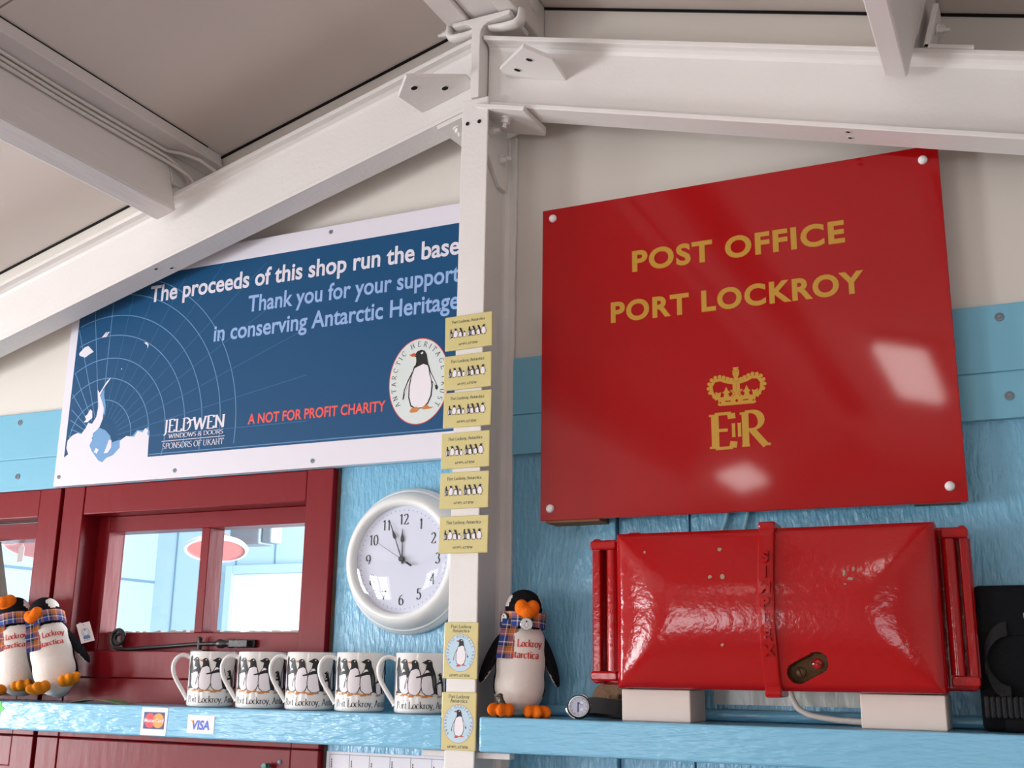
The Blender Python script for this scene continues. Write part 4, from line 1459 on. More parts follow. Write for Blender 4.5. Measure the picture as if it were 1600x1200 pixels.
mg = thing('fridge_magnet', 'x', 'magnet')
slab(.0840, .0565, .004, 'plate', MAGY, mg)
pr = Print()
pr.serif('Port Lockroy, Antarctica', 0, .0160, .0050, 3, 1, width=.0590, align='c', thick=.15, thin=.07)
for i, (x, h, a, fl) in enumerate(((-.0310, .0160, P_BACK, 1), (-.0225, .0165, P_FRONT, 1), (-.0135, .0165, P_SIDE, 1), (-.0065, .0105, P_FRONT, 1), (.0020, .0170, P_BACK, 1), (.0095, .0170, P_SIDE, 1), (.0185, .0170, P_SIDE, 1), (.0275, .0170, P_FRONT, -1))):
    pr.art(a, x, -.0085, h, fl, 1 + 4 * (i % 3), 1.12)
pr.serif("64°49'S, 63°30'W", .0, -.0215, .0036, 3, 1, width=.0340, align='c', thick=.16, thin=.08)
pr.lay('print', [INK, PAPERW, GREYINK, GREYINK], mg, lambda u, v, h: (u, -.0041 - h, v), eps=.00005)
LANDM = [(.0010, 2.1240, 1.0, 'topmost yellow penguin-row magnet on the white post'), (.0010, 2.0585, .5, 'second yellow penguin-row magnet from the top of the post'), (.0020, 1.9975, -.6, 'third yellow penguin-row magnet from the top of the post'), (.0005, 1.9325, .2, 'fourth yellow penguin-row magnet down the white post, beside the poster edge'), (.0003, 1.8700, -.4, 'fifth yellow penguin-row magnet down the post, above the lowest of the six'), (.0008, 1.8020, -.5, 'lowest of the six yellow penguin-row magnets, covering the clock edge')]
for i, (x, z, a, lb) in enumerate(LANDM):
    o = mg if i == 0 else dup(mg)
    o.location = (x, -.1254, z)
    o.rotation_euler = (0, R(-a), 0)
    o['label'] = lb
    o['group'] = 'yellow magnets on the post'
mg = thing('fridge_magnet', 'x', 'magnet')
slab(.0570, .0815, .004, 'plate', MAGY, mg)
pr = Print()
pr.serif('Port Lockroy', 0, .0322, .0050, 3, 1, width=.0345, align='c', thick=.15, thin=.07)
pr.serif('Antarctica', 0, .0262, .0050, 3, 1, width=.0280, align='c', thick=.15, thin=.07)
pr.disc(0, -.0035, .0245, .0273, 5, 1, 48)
pr.disc(0, -.0035, .0240, .0268, 4, 2, 48)
ring_text(pr, 'ANTARCTIC HERITAGE TRUST', 0, -.0035, .0193, .0222, 223, -48, .0036, 3, 3, thick=.15, thin=.07)
pr.art(P_FRONT, .0008, -.0235, .0405, 1, 3)
pr.serif("64°49'S, 63°30'W", .0, -.0378, .0036, 3, 1, width=.0340, align='c', thick=.16, thin=.08)
pr.lay('print', [INK, PAPERW, REDINK, GREYINK, MAGB, REDINK], mg, lambda u, v, h: (u, -.0041 - h, v), eps=.00005)
for i, (x, z, a, lb) in enumerate(((.0012, 1.6305, -.5, 'upper upright penguin emblem magnet on the post beside the mugs'), (.0006, 1.5300, .0, 'lower upright penguin emblem magnet on the post at shelf height'))):
    o = mg if i == 0 else dup(mg)
    o.location = (x, -.1254, z)
    o.rotation_euler = (0, R(-a), 0)
    o['label'] = lb
    o['group'] = 'yellow magnets on the post'

# ================================================================ CLOCK
CKX, CKZ = -.1625, 1.7785
ck = thing('wall_clock', 'round white wall clock reading almost noon on the blue wall', 'clock', (CKX, 0, CKZ))
MX = Matrix.Translation((CKX, 0, CKZ)) @ Matrix.Rotation(R(90), 4, 'X')     # local z -> towards the room
b = MB()
b.lathe([(0.0, .0006), (.118, .0006), (.1215, .003), (.1215, .008), (.1195, .013), (.1165, .0165), (.1160, .019), (.1135, .0205), (.1120, .025), (.1085, .0325), (.1045, .0385), (.0995, .0425), (.0945, .0435), (.0905, .0415), (.0885, .0375), (.0880, .0300), (0.0, .0300)], 96, M=MX)
b.build('case', CLOCKW, ck, smooth=40)
b = MB()
b.lathe([(.0878, .0302), (0.0, .0302)], 96, M=MX)
b.build('face', CLOCKF, ck)
FY = -.0302
pr = Print()
for hnum in range(1, 13):
    a = R(90 - 30 * hnum)
    rn = .0660
    tx = str(hnum)
    qs, w = serif(tx, thick=.15, thin=.05, track=.02)
    pr.serif(tx, CKX + rn * math.cos(a), CKZ + rn * math.sin(a) - .0085, .0170, 0, 1, align='c', thick=.15, thin=.055)
for i in range(60):
    a = R(6 * i)
    r0, r1 = .0800, .0820
    pr.line([(CKX + r0 * math.cos(a), CKZ + r0 * math.sin(a)), (CKX + r1 * math.cos(a), CKZ + r1 * math.sin(a))], .0007, 0, 1)
pr.lay('numerals', [CLOCKI], ck, flat(FY), world=True)


def hand(name, deg, ln, tail, w, y, spade=None, mt=CLOCKI):
    a = R(90 - deg)
    d = Vector((math.cos(a), 0, math.sin(a)))
    n_ = Vector((-math.sin(a), 0, math.cos(a)))
    c = Vector((CKX, 0, CKZ))
    out = [(-tail, w * .8), (0, w * .8)]
    if spade:
        out += [(spade - .009, w * .55), (spade - .006, w * 2.3), (spade - .001, w * 2.0), (spade + .006, w * .7)]
    out += [(ln, w * .25)]
    pl = [(d * t + n_ * o_ / 1) for t, o_ in out] + [(d * t - n_ * o_) for t, o_ in reversed(out)]
    b = MB()
    b.prism([((c + p).x, (c + p).z) for p in pl], y - .0006, y)
    return b.build(name, mt, ck)


hand('hour_hand', 358.2, .0500, .008, .0014, -.0318, spade=.036)
hand('minute_hand', 338.0, .0690, .008, .0013, -.0332, spade=.045)
hand('second_hand', 301.0, .0640, .0, .0005, -.0346)
b = MB()
a = R(90 - 301)
c0 = Vector((CKX, -.0349, CKZ))
dv = Vector((math.cos(a), 0, math.sin(a)))
b.tube([c0 - dv * .0005, c0 - dv * .0120], .0008, 8)
b.tube([c0 - dv * .0120, c0 - dv * .0220], .0017, 8)
b.build('second_hand_tail', CLOCKI, ck)
b = MB()
b.lathe([(.0045, .0310), (.0045, .0362), (.0035, .0372), (0.0, .0372)], 20, M=MX)
b.build('hub', CLOCKI, ck, smooth=40)
b = MB()
prof = [(.0882, .0382)] + [(.0882 * math.cos(R(t)), .0382 + .0085 * math.sin(R(t))) for t in (15, 30, 45, 60, 75)] + [(0.0, .0467)]
b.lathe(prof, 96, M=MX)
b.build('lens', GLASS, ck, smooth=60)

# ================================================================ RED CAST BOX ON WHITE BLOCKS
LX0, LX1, LZ0, LZ1 = .2455, .6730, 1.5815, 1.7935
LY, LB = -.122, .021


def lid_y(x, z):
    """front of the bulging lid: hipped pillow profile"""
    p = min(z - LZ0, LZ1 - z) / ((LZ1 - LZ0) / 2)
    q = min(x - LX0, LX1 - x) / .105
    p, q = max(0, min(1, p)), max(0, min(1, q))
    k = 10.0
    m = -math.log(math.exp(-k * p) + math.exp(-k * q)) / k
    m = max(0.0, min(1.0, m + .06 * (1 - abs(p - q))))
    e = min(min(z - LZ0, LZ1 - z), min(x - LX0, LX1 - x))
    edge = min(1.0, max(0.0, e / .010))
    return LY - LB * math.sin(m * PI / 2) ** .85 * 1.0 - .006 * math.sin(edge * PI / 2)


bx = thing('cast_iron_box', 'glossy red cast iron box with a raised centre strap resting on two white blocks', 'box', (.455, -.09, 1.58))
NX, NZ = 250, 130
SLC, SLA = Vector((.5085, 1.6110)), R(27)


def in_slot(x, z, g=0.0):
    d = Vector((x, z)) - SLC
    u = d.x * math.cos(SLA) + d.y * math.sin(SLA)
    v = -d.x * math.sin(SLA) + d.y * math.cos(SLA)
    u = max(0, abs(u) - .0150)
    return math.hypot(u, v) < .0135 + g


def slot_sd(x, z):
    d = Vector((x, z)) - SLC
    u = d.x * math.cos(SLA) + d.y * math.sin(SLA)
    v = -d.x * math.sin(SLA) + d.y * math.cos(SLA)
    c = max(-.0150, min(.0150, u))
    r_ = math.hypot(u - c, v) or 1e-6
    nu, nv = c + (u - c) / r_ * .0135, v / r_ * .0135
    return r_ - .0135, (SLC.x + nu * math.cos(SLA) - nv * math.sin(SLA), SLC.y + nu * math.sin(SLA) + nv * math.cos(SLA))


vs, fs, ms = [], [], []
for j in range(NZ + 1):
    for i in range(NX + 1):
        x = LX0 + (LX1 - LX0) * i / NX
        z = LZ0 + (LZ1 - LZ0) * j / NZ
        sd, (px_, pz_) = slot_sd(x, z)
        if abs(sd) < .0009:
            x, z = px_, pz_
        y = lid_y(x, z)
        if sd <= -.0009:
            y += .012
        vs.append((x, y, z))
b = MB()
b.v = [Vector(v) for v in vs]
for j in range(NZ):
    for i in range(NX):
        b.f.append((j * (NX + 1) + i, j * (NX + 1) + i + 1, (j + 1) * (NX + 1) + i + 1, (j + 1) * (NX + 1) + i))
        cx_, cz_ = LX0 + (LX1 - LX0) * (i + .5) / NX, LZ0 + (LZ1 - LZ0) * (j + .5) / NZ
        b.m.append(1 if in_slot(cx_, cz_, -.0004) else 0)
# side skirt back to the casting
rim = [j for j in range(NX + 1)] + [(j + 1) * (NX + 1) - 1 for j in range(1, NZ + 1)] + [NZ * (NX + 1) + i for i in range(NX - 1, -1, -1)] + [j * (NX + 1) for j in range(NZ - 1, 0, -1)]
base = len(b.v)
for k in rim:
    p = b.v[k]
    b.v.append(Vector((p.x, -.088, p.z)))
for k in range(len(rim)):
    k2 = (k + 1) % len(rim)
    b.f.append((rim[k2], rim[k], base + k, base + k2))
    b.m.append(0)
b.build('lid', [BOXRED, BRONZE], bx, smooth=50)


def rrect(x0, x1, z0, z1, r, n=6):
    out = []
    for cx_, cz_, a in ((x1 - r, z1 - r, 0), (x0 + r, z1 - r, 90), (x0 + r, z0 + r, 180), (x1 - r, z0 + r, 270)):
        out += [(cx_ + r * math.cos(R(a + 90 * i / n)), cz_ + r * math.sin(R(a + 90 * i / n))) for i in range(n + 1)]
    return out


b = MB()
b.prism(rrect(.1960, .7115, 1.5850, 1.7925, .012), -.0740, -.0560)
b.build('back_casting', BOXRED, bx, bevel=.004, segs=3)
for nm, xa, xr, sg_ in (('end_rail', .1990, .2290, 1), ('end_rail', .7095, .6860, -1)):
    b = MB()
    b.prism(rrect(min(xa, xa + sg_ * .009) - .002, max(xa, xa + sg_ * .011), 1.5865, 1.7915, .005), -.0965, -.0730)
    b.build(nm, BOXRED, bx, bevel=.003, segs=3)
    b = MB()
    b.tube([(xr, -.0960, 1.6040), (xr, -.0960, 1.7740)], .0085, 16)
    b.build('end_roller', BOXRED, bx, smooth=50)
    for z0, z1 in ((1.590, 1.6035), (1.7745, 1.788)):
        b = MB()
        b.prism(rrect(min(xa, xr) - (.002 if sg_ > 0 else .008), max(xa, xr) + (.008 if sg_ > 0 else .002), z0, z1, .004), -.1050, -.0730)
        b.build('roller_lug', BOXRED, bx, bevel=.003, segs=3)
# strap across the middle
sx0, sx1 = .4510, .4730
xm = (sx0 + sx1) / 2
prof = []
NS = 40
for i in range(NS + 1):
    z = LZ0 + (LZ1 - LZ0) * i / NS
    prof.append((lid_y(xm, min(max(z, LZ0 + .004), LZ1 - .004)) - .0065, z))
outer = [(-.088, LZ0 - .008), (prof[0][0] + .002, LZ0 - .0085), (prof[0][0] - .001, LZ0 - .004)] + prof + [(prof[-1][0] - .001, LZ1 + .005), (prof[-1][0] + .003, LZ1 + .0085), (-.088, LZ1 + .008)]
b = MB()
b.prism(outer, sx0, sx1, ax='x')
b.build('centre_strap', BOXRED, bx, bevel=.0025)


def strap_y(z):
    return lid_y(xm, z) - .0065


tb = MB()
for i, ch in enumerate('SIMPLEX'):
    vs_, fs_ = sans(ch, .05, .14)
    w_ = max(v.x for v in vs_)
    cz_ = 1.7540 - i * .0203
    h_ = .0142
    # letters are cast lying sideways on some of the strap, so keep them upright and stacked
    tb.add([(xm + (v.x - w_ / 2) * h_, strap_y(cz_ + v.y * h_ - h_ / 2) - .0016 - v.z * h_, cz_ + v.y * h_ - h_ / 2) for v in vs_], fs_)
tb.build('raised_lettering', BOXRED, bx, bevel=.0007)
for du in (-.0125, .0125):
    c = Vector((SLC.x + du * math.cos(SLA), 0, SLC.y + du * math.sin(SLA)))
    y = lid_y(c.x, c.z) + .0118
    M = Matrix.Translation((c.x, y, c.z)) @ Matrix.Rotation(R(90), 4, 'X')
    b = MB()
    b.lathe([(.0068, 0), (.0066, .0022), (.005, .0034), (0, .0038)], 24, M=M)
    b.box(-.0006, .0006, -.0058, .0058, .0036, .0042, 1, M=M @ Matrix.Rotation(R(20 if du < 0 else 70), 4, 'Z'))
    b.build('slot_screw', [BRONZE if du < 0 else BOXRED, DARK], bx, smooth=40)
# chipped enamel
pr = Print()
rc = random.Random(3)
for x, z, w_, h_ in ((.292, 1.765, .0045, .0045), (.282, 1.716, .0025, .003), (.3985, 1.7660, .006, .006), (.3860, 1.7285, .0068, .0048), (.4035, 1.7288, .0065, .0075), (.4000, 1.6390, .005, .004), (.562, 1.730, .0040, .010), (.570, 1.722, .0085, .0045), (.574, 1.735, .0045, .0065), (.563, 1.7155, .0038, .002), (.632, 1.641, .003, .002), (.296, 1.6390, .0015, .002)):
    pts = []
    for k in range(11):
        a = 2 * PI * k / 11
        q = rc.uniform(.62, 1.1)
        pts.append((x + w_ / 2 * q * math.cos(a), z + h_ / 2 * q * math.sin(a)))
    pr = Print()
    pr.poly(pts, 0, 1)
    pr.lay('paint_chip', [CHIP], bx, lambda u, v, h: (u, lid_y(u, v) - .0004 - h, v), world=True)
b = MB()
b.box(.2520, .2700, -.094, -.070, 1.7922, 1.7990)
b.build('top_lug', BOXRED, bx, bevel=.002)

for x0, x1, lb in ((.2435, .3420, 'left white painted wooden block under the red iron box'), (.5660, .6690, 'right white painted wooden block under the red iron box')):
    b = MB()
    b.box(x0, x1, -.1030, -.0270, 1.5371, 1.5798)
    tag(b.build('wooden_block', BLOCKW, bevel=.0015), lb, 'block', 'blocks under the red box')
b = MB()
b.box(.3480, .6300, -.0045, -.0005, 1.5600, 1.6800)
tag(b.build('backing_board', mat('white_glossy_board', hexc(206, 208, 202), .22, .5, bump=.5, bscale=90, stretch=(1, 1, .3))), 'white painted board on the wall behind the red iron box', 'board')
b = MB()
cp = [(.4660, -.052, 1.600), (.4670, -.052, 1.582), (.4700, -.052, 1.570), (.4770, -.052, 1.5580), (.4890, -.052, 1.5510), (.5060, -.051, 1.5475), (.5300, -.050, 1.5445), (.5660, -.048, 1.5425), (.5900, -.024, 1.5420), (.6400, -.023, 1.5420)]
cp[-2:] = [(.5655, -.048, 1.5425)]
b.tube(cp, .0042, 10)
tag(b.build('cable', CABLEW, smooth=60), 'thick white cable curling out from under the red iron box', 'cable')

# ================================================================ BLACK CASE AT THE RIGHT
bc = thing('black_case', 'black soft equipment case at the right end of the shelf', 'case', (.80, -.035, SHZ))
b = MB()
b.prism(rrect(.7080, .9300, 1.5375, 1.7160, .008), -.0720, -.0220)
b.build('body', CASEB, bc, bevel=.008, segs=3)
b = MB()
b.box(.7090, .9290, -.0740, -.0205, 1.6500, 1.7165)
b.build('flap', CASEB, bc, bevel=.008, segs=3)
pr = Print()
pr.sans('BA', .7660, 1.6755, .0060, 0, 1, bold=.05)
pr.lay('lettering', [PALEINK], bc, flat(-.0742), world=True)


def strip(name, path, wv, th, m, parent, uvs=(1, 1), world=True, smooth=50):
    """woven strip: path of points, width vectors per point, thickness along the local normal; carries a UV map"""
    n_ = len(path)
    vs_, fs_, uv_ = [], [], []
    acc = 0.0
    for i, (p, w_) in enumerate(zip(path, wv)):
        p, w_ = Vector(p), Vector(w_)
        t = (Vector(path[min(i + 1, n_ - 1)]) - Vector(path[max(0, i - 1)])).normalized()
        nn = t.cross(w_.normalized()).normalized() * th / 2
        if i:
            acc += (p - Vector(path[i - 1])).length
        vs_ += [p - w_ / 2 - nn, p + w_ / 2 - nn, p + w_ / 2 + nn, p - w_ / 2 + nn]
        uv_ += [(acc * uvs[0], 0), (acc * uvs[0], w_.length * uvs[1]), (acc * uvs[0], w_.length * uvs[1]), (acc * uvs[0], 0)]
    for i in range(n_ - 1):
        a, c = i * 4, (i + 1) * 4
        for k in range(4):
            fs_.append((a + k, a + (k + 1) % 4, c + (k + 1) % 4, c + k))
    fs_ += [(0, 1, 2, 3), tuple((n_ - 1) * 4 + k for k in (3, 2, 1, 0))]
    b = MB()
    b.add(vs_, fs_)
    o = b.build(name, m, parent, smooth=smooth, world=world)
    ul = o.data.uv_layers.new(name='UVMap')
    for lp_ in o.data.loops:
        ul.data[lp_.index].uv = uv_[lp_.vertex_index]
    return o


pth = [(.728 + .030 * math.cos(R(a)) + .02, -.0800 + .003 * math.sin(R(a)), 1.622 + .040 * math.sin(R(a))) for a in range(95, 271, 12)]
strip('strap', pth, [(0.0, .004, .018)] * len(pth), .0025, STRAPB, bc)
b = MB()
for i in range(22):
    x = .7135 + i * .0066
    b.box(x, x + .0054, -.0960, -.0740, 1.5540, 1.5800)
b.box(.7130, .8600, -.0940, -.0730, 1.5560, 1.5785)
b.build('ribbed_grip', STRAPB, bc, bevel=.0015)
b = MB()
b.tube([(.735, -.084, 1.5475), (.90, -.084, 1.5475)], .0100, 14)
b.build('bottom_roll', CASEB, bc, smooth=50)

# ================================================================ SOFT TOY PENGUINS
def remesh(b, voxel, smooth_it=4):
    me = bpy.data.meshes.new('plush')
    me.from_pydata([tuple(p) for p in b.v], [], b.f)
    o = bpy.data.objects.new('plush', me)
    COL.objects.link(o)
    r_ = o.modifiers.new('r', 'REMESH')
    r_.mode = 'VOXEL'
    r_.voxel_size = voxel
    s_ = o.modifiers.new('s', 'SMOOTH')
    s_.iterations = smooth_it
    dg = bpy.context.evaluated_depsgraph_get()
    out = bpy.data.meshes.new_from_object(o.evaluated_get(dg))
    bpy.data.objects.remove(o)
    bpy.data.meshes.remove(me)
    return out


def put(name, me, mats, parent, pick):
    me.name = name
    for m in mats:
        me.materials.append(m)
    for p in me.polygons:
        p.material_index = pick(p.center, p.normal)
        p.use_smooth = True
    o = bpy.data.objects.new(name, me)
    COL.objects.link(o)
    o.parent = parent
    return o


def plush(label, loc, lean, yaw, head_yaw=0, head_pitch=0, foot=FURO, badge=False, card=False, tail_side=-1, flip=(22, 22)):
    p = thing('penguin_soft_toy', label, 'soft toy', loc, (0, 0, 0), 'penguin soft toys on the shelves')
    p.matrix_basis = Matrix.Translation(loc) @ Matrix.Rotation(R(lean), 4, 'Y') @ Matrix.Rotation(R(yaw), 4, 'Z')
    HC = Vector((0, -.002, .157))
    HM = Matrix.Translation(HC) @ Matrix.Rotation(R(head_yaw), 4, 'Z') @ Matrix.Rotation(R(head_pitch), 4, 'X')
    b = MB()
    b.ball((0, .004, .046), (.0395, .038, .046), 24, 16)
    b.ball((0, .002, .075), (.0385, .034, .055), 24, 16)
    b.ball((0, .000, .105), (.0355, .031, .038), 24, 16)
    b.ball((0, -.001, .132), (.026, .025, .022), 20, 12)
    b.ball((0, 0, 0), (.0285, .029, .0285), 24, 16, M=None)
    n_ = len(b.v)
    hv = (16 - 1) * 24 + 2
    for i in range(n_ - hv, n_):
        b.v[i] = HM @ b.v[i]
    b.ball((0, .030, .014), (.018, .017, .012), 16, 10)          # tail
    me = remesh(b, .0032)
    HI = HM.inverted()

    def pick(c, nrm):
        q = HI @ c
        if c.z > .128:
            hq = (abs(q.x), q.y, q.z)
            if c.z > .134 and .020 < hq[0] and -.012 < hq[1] < .016 and .000 < hq[2] < .022:
                return 1
            return 0
        if c.y > .006:
            return 1 if (c.z < .022 and c.y < .03) else 0
        return 0 if (abs(c.x) > .0335 and c.y > -.008 and c.z > .03) else 1
    bo = put('body', me, [FURB, FURW], p, pick)
    bvh = BVHTree.FromPolygons([v.co for v in me.vertices], [tuple(q.vertices) for q in me.polygons])

    def on_belly(u, v, h, lift_=.0004):
        hit = bvh.ray_cast(Vector((u, -.2, v)), Vector((0, 1, 0)))
        y = hit[0].y if hit[0] is not None else -.03
        return (u, y - lift_ - h, v)
    # beak: two puffy lobes meeting in a notch
    b = MB()
    for s_ in (-1, 1):
        b.ball((s_ * .0085, -.028, .000), (.0105, .013, .0125), 16, 10)
    b.ball((0, -.034, -.006), (.0125, .012, .0095), 16, 10)
    b.ball((0, -.022, -.004), (.0155, .012, .011), 16, 10)
    b.v = [HM @ q for q in b.v]
    put('beak', remesh(b, .0018, 3), [FURO], p, lambda c, nrm: 0)
    # flippers, black outside and white inside
    for s_ in (-1, 1):
        b = MB()
        fa = flip[0] if s_ < 0 else flip[1]
        M = Matrix.Translation((s_ * (.0355 + .041 * math.sin(R(fa)) * .45), .008, .086)) @ Matrix.Rotation(R(-s_ * fa), 4, 'Y') @ Matrix.Rotation(R(-s_ * 20), 4, 'Z')
        b.ball((0, 0, -.004), (.0075, .0165, .041), 16, 14, M=None)
        b.v = [M @ q for q in b.v]
        MI = M.inverted()
        put('flipper', remesh(b, .0022, 2), [FURB, FURW], p, lambda c, nrm, s_=s_, MI=MI: 1 if (MI @ c).x * s_ < -.0010 and (MI @ c).z < .012 and abs((MI @ c).y) < .0135 else 0)
    # feet with three toes
    for s_ in (-1, 1):
        b = MB()
        for k in (-1, 0, 1):
            b.ball((s_ * .0250 + k * .0108, -.044 - (.005 if k == 0 else 0), .0105), (.0080, .0185, .0095), 14, 10, M=Matrix.Rotation(R(k * 12 + s_ * 14), 4, 'Z'))
        b.ball((s_ * .0240, -.034, .0105), (.0160, .014, .0095), 14, 10)
        put('foot', remesh(b, .0018, 2), [foot], p, lambda c, nrm: 0)
    # scarf: neck ring and hanging tail
    pth_ = [(.0325 * math.sin(R(a)), -.0325 * math.cos(R(a)) * .98 - .001, .1385 + .0025 * math.cos(R(a))) for a in range(0, 361, 12)]
    strip('scarf', pth_, [(0, 0, .0215)] * len(pth_), .004, PLAID, p, (38, 45), world=False)
    tp_ = []
    for i in range(12):
        z = .140 - i * .0052
        y = on_belly(tail_side * .022, min(z, .120), 0)[1] - .0035 - (.003 if i < 4 else 0)
        tp_.append((tail_side * (.019 + .0006 * i), y, z))
    strip('scarf_end', tp_, [(.0245, -.0015 * tail_side, 0)] * len(tp_), .0035, PLAID, p, (38, 42), world=False)
    # stitched wording
    pr = Print()
    pr.serif('Port Lockroy', -.0010, .1010, .0105, 0, 1, width=.0600, align='c', thick=.17, thin=.08)
    pr.serif('Antarctica', -.0005, .0845, .0105, 0, 1, width=.0520, align='c', thick=.17, thin=.08)
    pr.lay('stitched_lettering', [STITCH], p, lambda u, v, h: on_belly(u, v, h, .0010), cut=.004)
    if badge:
        for nm, c, rz, r_ in (('badge', (.0035, -.0385, .1335), 0, .0095), ('badge', (-.0275, -.022, .1400), -58, .0085)):
            M = Matrix.Translation(c) @ Matrix.Rotation(R(rz), 4, 'Z') @ Matrix.Rotation(R(90), 4, 'X')
            b = MB()
            b.lathe([(r_, -.001), (r_ * 1.03, .0008), (r_ * .97, .0022), (r_ * .86, .0026)], 28, 0, M)
            b.lathe([(r_ * .86, .0026), (0, .0030)], 28, 1, M)
            o = b.build(nm, [RUBBER if rz else STEEL, LOGOBG], p, smooth=40, world=False)
            pr = Print()
            pr.art(P_FRONT, 0, -.0055, .011)
            pr.lay('badge_print', [INK, PAPERW, ORINK, GREYINK], o, lambda u, v, h, M=M: tuple(M @ Vector((u, v, .0031 + h))), eps=.00005)
    if card:
        M = Matrix.Translation((.0640, -.0130, .0960)) @ Matrix.Rotation(R(16), 4, 'Z') @ Matrix.Rotation(R(-4), 4, 'Y')
        b = MB()
        b.box(-.0120, .0120, -.0004, .0004, -.0190, .0190, M=M)
        o = b.build('tag', CARD, p, world=False)
        pr = Print()
        pr.disc(.0, .0005, .0068, .0078, 0, 1, 24)
        pr.disc(.0, .0005, .0060, .0070, 1, 2, 24)
        pr.art(P_FRONT, 0, -.006, .013, 1, 3, 1.2)
        pr.rect(-.006, .006, -.0125, -.0065, 0, 2)
        pr.rect(-.007, .007, -.0150, -.0142, 2, 1)
        pr.disc(0, .0155, .0009, .0009, 3, 1, 10)
        pr.lay('tag_print', [CARDB, CARD, PALEINK, INK], o, lambda u, v, h, M=M: tuple(M @ Vector((u, -.0006 - h, v))), eps=.00005)
        b = MB()
        b.tube([M @ Vector((0, 0, .0155)), M @ Vector((-.004, .004, .022)), (.052, .004, .120)], .0005, 6)
        b.build('tag_string', CARD, o, world=False)
    return p


plush('penguin soft toy with badge and tartan scarf standing right of the white post', (.0690, -.0720, SHZ), 3, 27, 8, 0, badge=True, tail_side=-1)
plush('penguin soft toy with a white card tag, leaning left in front of the red window', (-.8420, -.0790, SHZ + .0125), -22, 38, -36, 14, foot=FURY, card=True, tail_side=-1, flip=(-2, 22))
plush('penguin soft toy looking up, squeezed behind the one with the card tag', (-.9600, -.0620, SHZ + .0080), -13, 24, -16, -38, foot=FURY, tail_side=-1, flip=(0, -3))
plush('penguin soft toy cut by the left edge of the photo, in a blue tartan scarf', (-1.0680, -.0680, SHZ + .0040), -6, 34, 10, 6, foot=FURY, tail_side=1, flip=(4, 3))

# ---------------------------------------------------------------- small things on the right shelf
# pewter penguin figurine
fg = thing('penguin_figurine', 'tiny dark pewter penguin figurine in front of the penguin soft toy', 'figurine', (.0665, -.1240, SHZ))
b = MB()
b.ball((0, 0, .0125), (.0062, .0058, .0115), 18, 12)
b.ball((0, -.0004, .0235), (.0046, .0046, .0060), 16, 10)
b.ball((-.0006, -.001, .0300), (.0040, .0042, .0040), 16, 10)
b.tube([(-.002, -.003, .0303), (-.0068, -.0068, .0292)], [.0020, .0004], 8)
for s_ in (-1, 1):
    b.ball((s_ * .0064, .001, .0155), (.0016, .0034, .0090), 10, 8, M=Matrix.Rotation(R(-s_ * 14), 4, 'Y'))
    b.ball((s_ * .0032, -.004, .0012), (.0026, .0044, .0013), 10, 8)
b.tube([(0, .004, .004), (0, .0085, .0012)], [.003, .0012], 8)
put('body', remesh(b, .0009, 2), [PEWTER], fg, lambda c, nrm: 0)
# wristwatch, dial turned to the left
wt = thing('wristwatch', 'silver wristwatch with a black strap lying on its side by the box', 'watch', (.1900, -.1000, SHZ))
wc = Vector((.1815, -.1090, SHZ + .0172))
dirn = Vector((.30, -.93, .20)).normalized()
M = Matrix.Translation(wc) @ dirn.to_track_quat('Z', 'Y').to_matrix().to_4x4()
b = MB()
b.lathe([(0, -.007), (.0150, -.007), (.0165, -.003), (.0165, .001), (.0150, .0030)], 36, 0, M)
b.build('bezel', RUBBER, wt, smooth=40)
b = MB()
b.lathe([(.0150, .0028), (.0146, .0042), (.0128, .0044), (.0122, .0030)], 36, 0, M)
for a in (40, 220):
    b.tube([M @ Vector((.0172 * math.cos(R(a + k)), .0172 * math.sin(R(a + k)), .0012)) for k in range(-32, 33, 8)], .0016, 8)
b.build('case', STEEL, wt, smooth=40)
b = MB()
b.lathe([(.0122, .0031), (0, .0031)], 36, 0, M)
b.build('dial', DIAL, wt)
pr = Print()
pr.line([(-.001, -.008), (-.001, .006)], .0016, 0, 1)
pr.line([(-.001, .0055), (.005, .002)], .0012, 0, 1)
pr.rect(.002, .006, -.006, -.002, 1, 1)
pr.disc(.004, .005, .0022, .0022, 1, 1, 14)
for i in range(12):
    pr.line([(.0098 * math.cos(R(30 * i)), .0098 * math.sin(R(30 * i))), (.0114 * math.cos(R(30 * i)), .0114 * math.sin(R(30 * i)))], .0006, 2, 1)
pr.lay('markings', [CARDNAVY, PAPERW, INK], wt, lambda u, v, h: tuple(M @ Vector((u, v, .0032 + h))), eps=.00005, world=True)
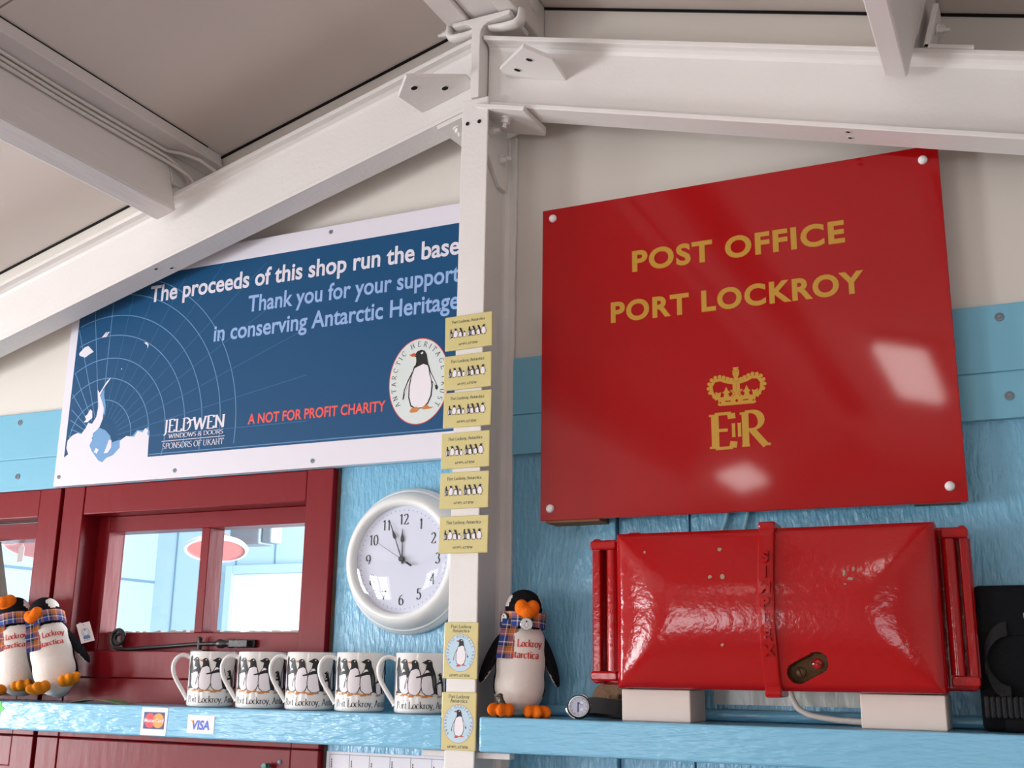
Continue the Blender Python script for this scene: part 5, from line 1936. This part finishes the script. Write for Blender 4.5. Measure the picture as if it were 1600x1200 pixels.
sp_ = [wc + Vector((.012, .004, .002)), wc + Vector((.022, .006, .003)), wc + Vector((.040, .014, .001)), wc + Vector((.054, .028, -.001)), wc + Vector((.056, .044, -.003)), wc + Vector((.046, .056, -.004)), wc + Vector((.028, .054, -.004)), wc + Vector((.010, .040, -.003)), wc + Vector((-.004, .022, -.001)), wc + Vector((-.008, .010, 0))]
dn = []
for i in range(len(sp_) - 1):
    p0, p1, p2, p3 = sp_[max(0, i - 1)], sp_[i], sp_[i + 1], sp_[min(len(sp_) - 1, i + 2)]
    for k in range(4):
        t = k / 4
        dn.append(0.5 * ((2 * p1) + (-p0 + p2) * t + (2 * p0 - 5 * p1 + 4 * p2 - p3) * t * t + (-p0 + 3 * p1 - 3 * p2 + p3) * t ** 3))
dn.append(sp_[-1])
strip('strap', dn, [(.0, .0, .0215)] * len(dn), .0028, RUBBER, wt)
# small brown furry toy sitting behind the watch
ft = thing('furry_toy', 'small brown and black furry toy half hidden behind the wristwatch', 'soft toy', (.205, -.026, SHZ))
b = MB()
b.ball((.196, -.030, SHZ + .030), (.024, .016, .022), 20, 14, M=Matrix.Rotation(R(-22), 4, 'Y'))
b.ball((.216, -.030, SHZ + .040), (.020, .016, .019), 20, 14)
b.ball((.228, -.030, SHZ + .020), (.016, .015, .019), 20, 14)
b.ball((.205, -.030, SHZ + .014), (.022, .015, .014), 20, 14)
b.v = [q - ft.location for q in b.v]
put('body', remesh(b, .0022, 3), [FURN, FURB], ft, lambda c, nrm: 1 if c.x > .026 else 0)
b = MB()
b.ball((.2045, -.034, SHZ + .057), (.007, .006, .0085), 14, 10)
b.build('ear', FURB, ft, smooth=60)
b = MB()
b.ball((.2195, -.0452, SHZ + .031), (.0035, .0018, .0035), 12, 8)
b.build('spot', FURD, ft, smooth=60)
# paper tag hanging inside the left window
pt = thing('paper_tag', 'white paper tag hanging inside the pane of the leftmost red window', 'tag', (-1.168, .085, 1.829))
b = MB()
b.prism([(-.0080, -.0185), (.0095, -.0165), (.0105, .0120), (.0050, .0200), (.0005, .0200), (-.0060, .0130)], -.0005, .0005)
b.build('card', CARD, pt, world=False)
b = MB()
b.tube([(.002, 0, .0180), (.001, 0, .028)], .0006, 6)
b.build('string', CARD, pt, world=False)
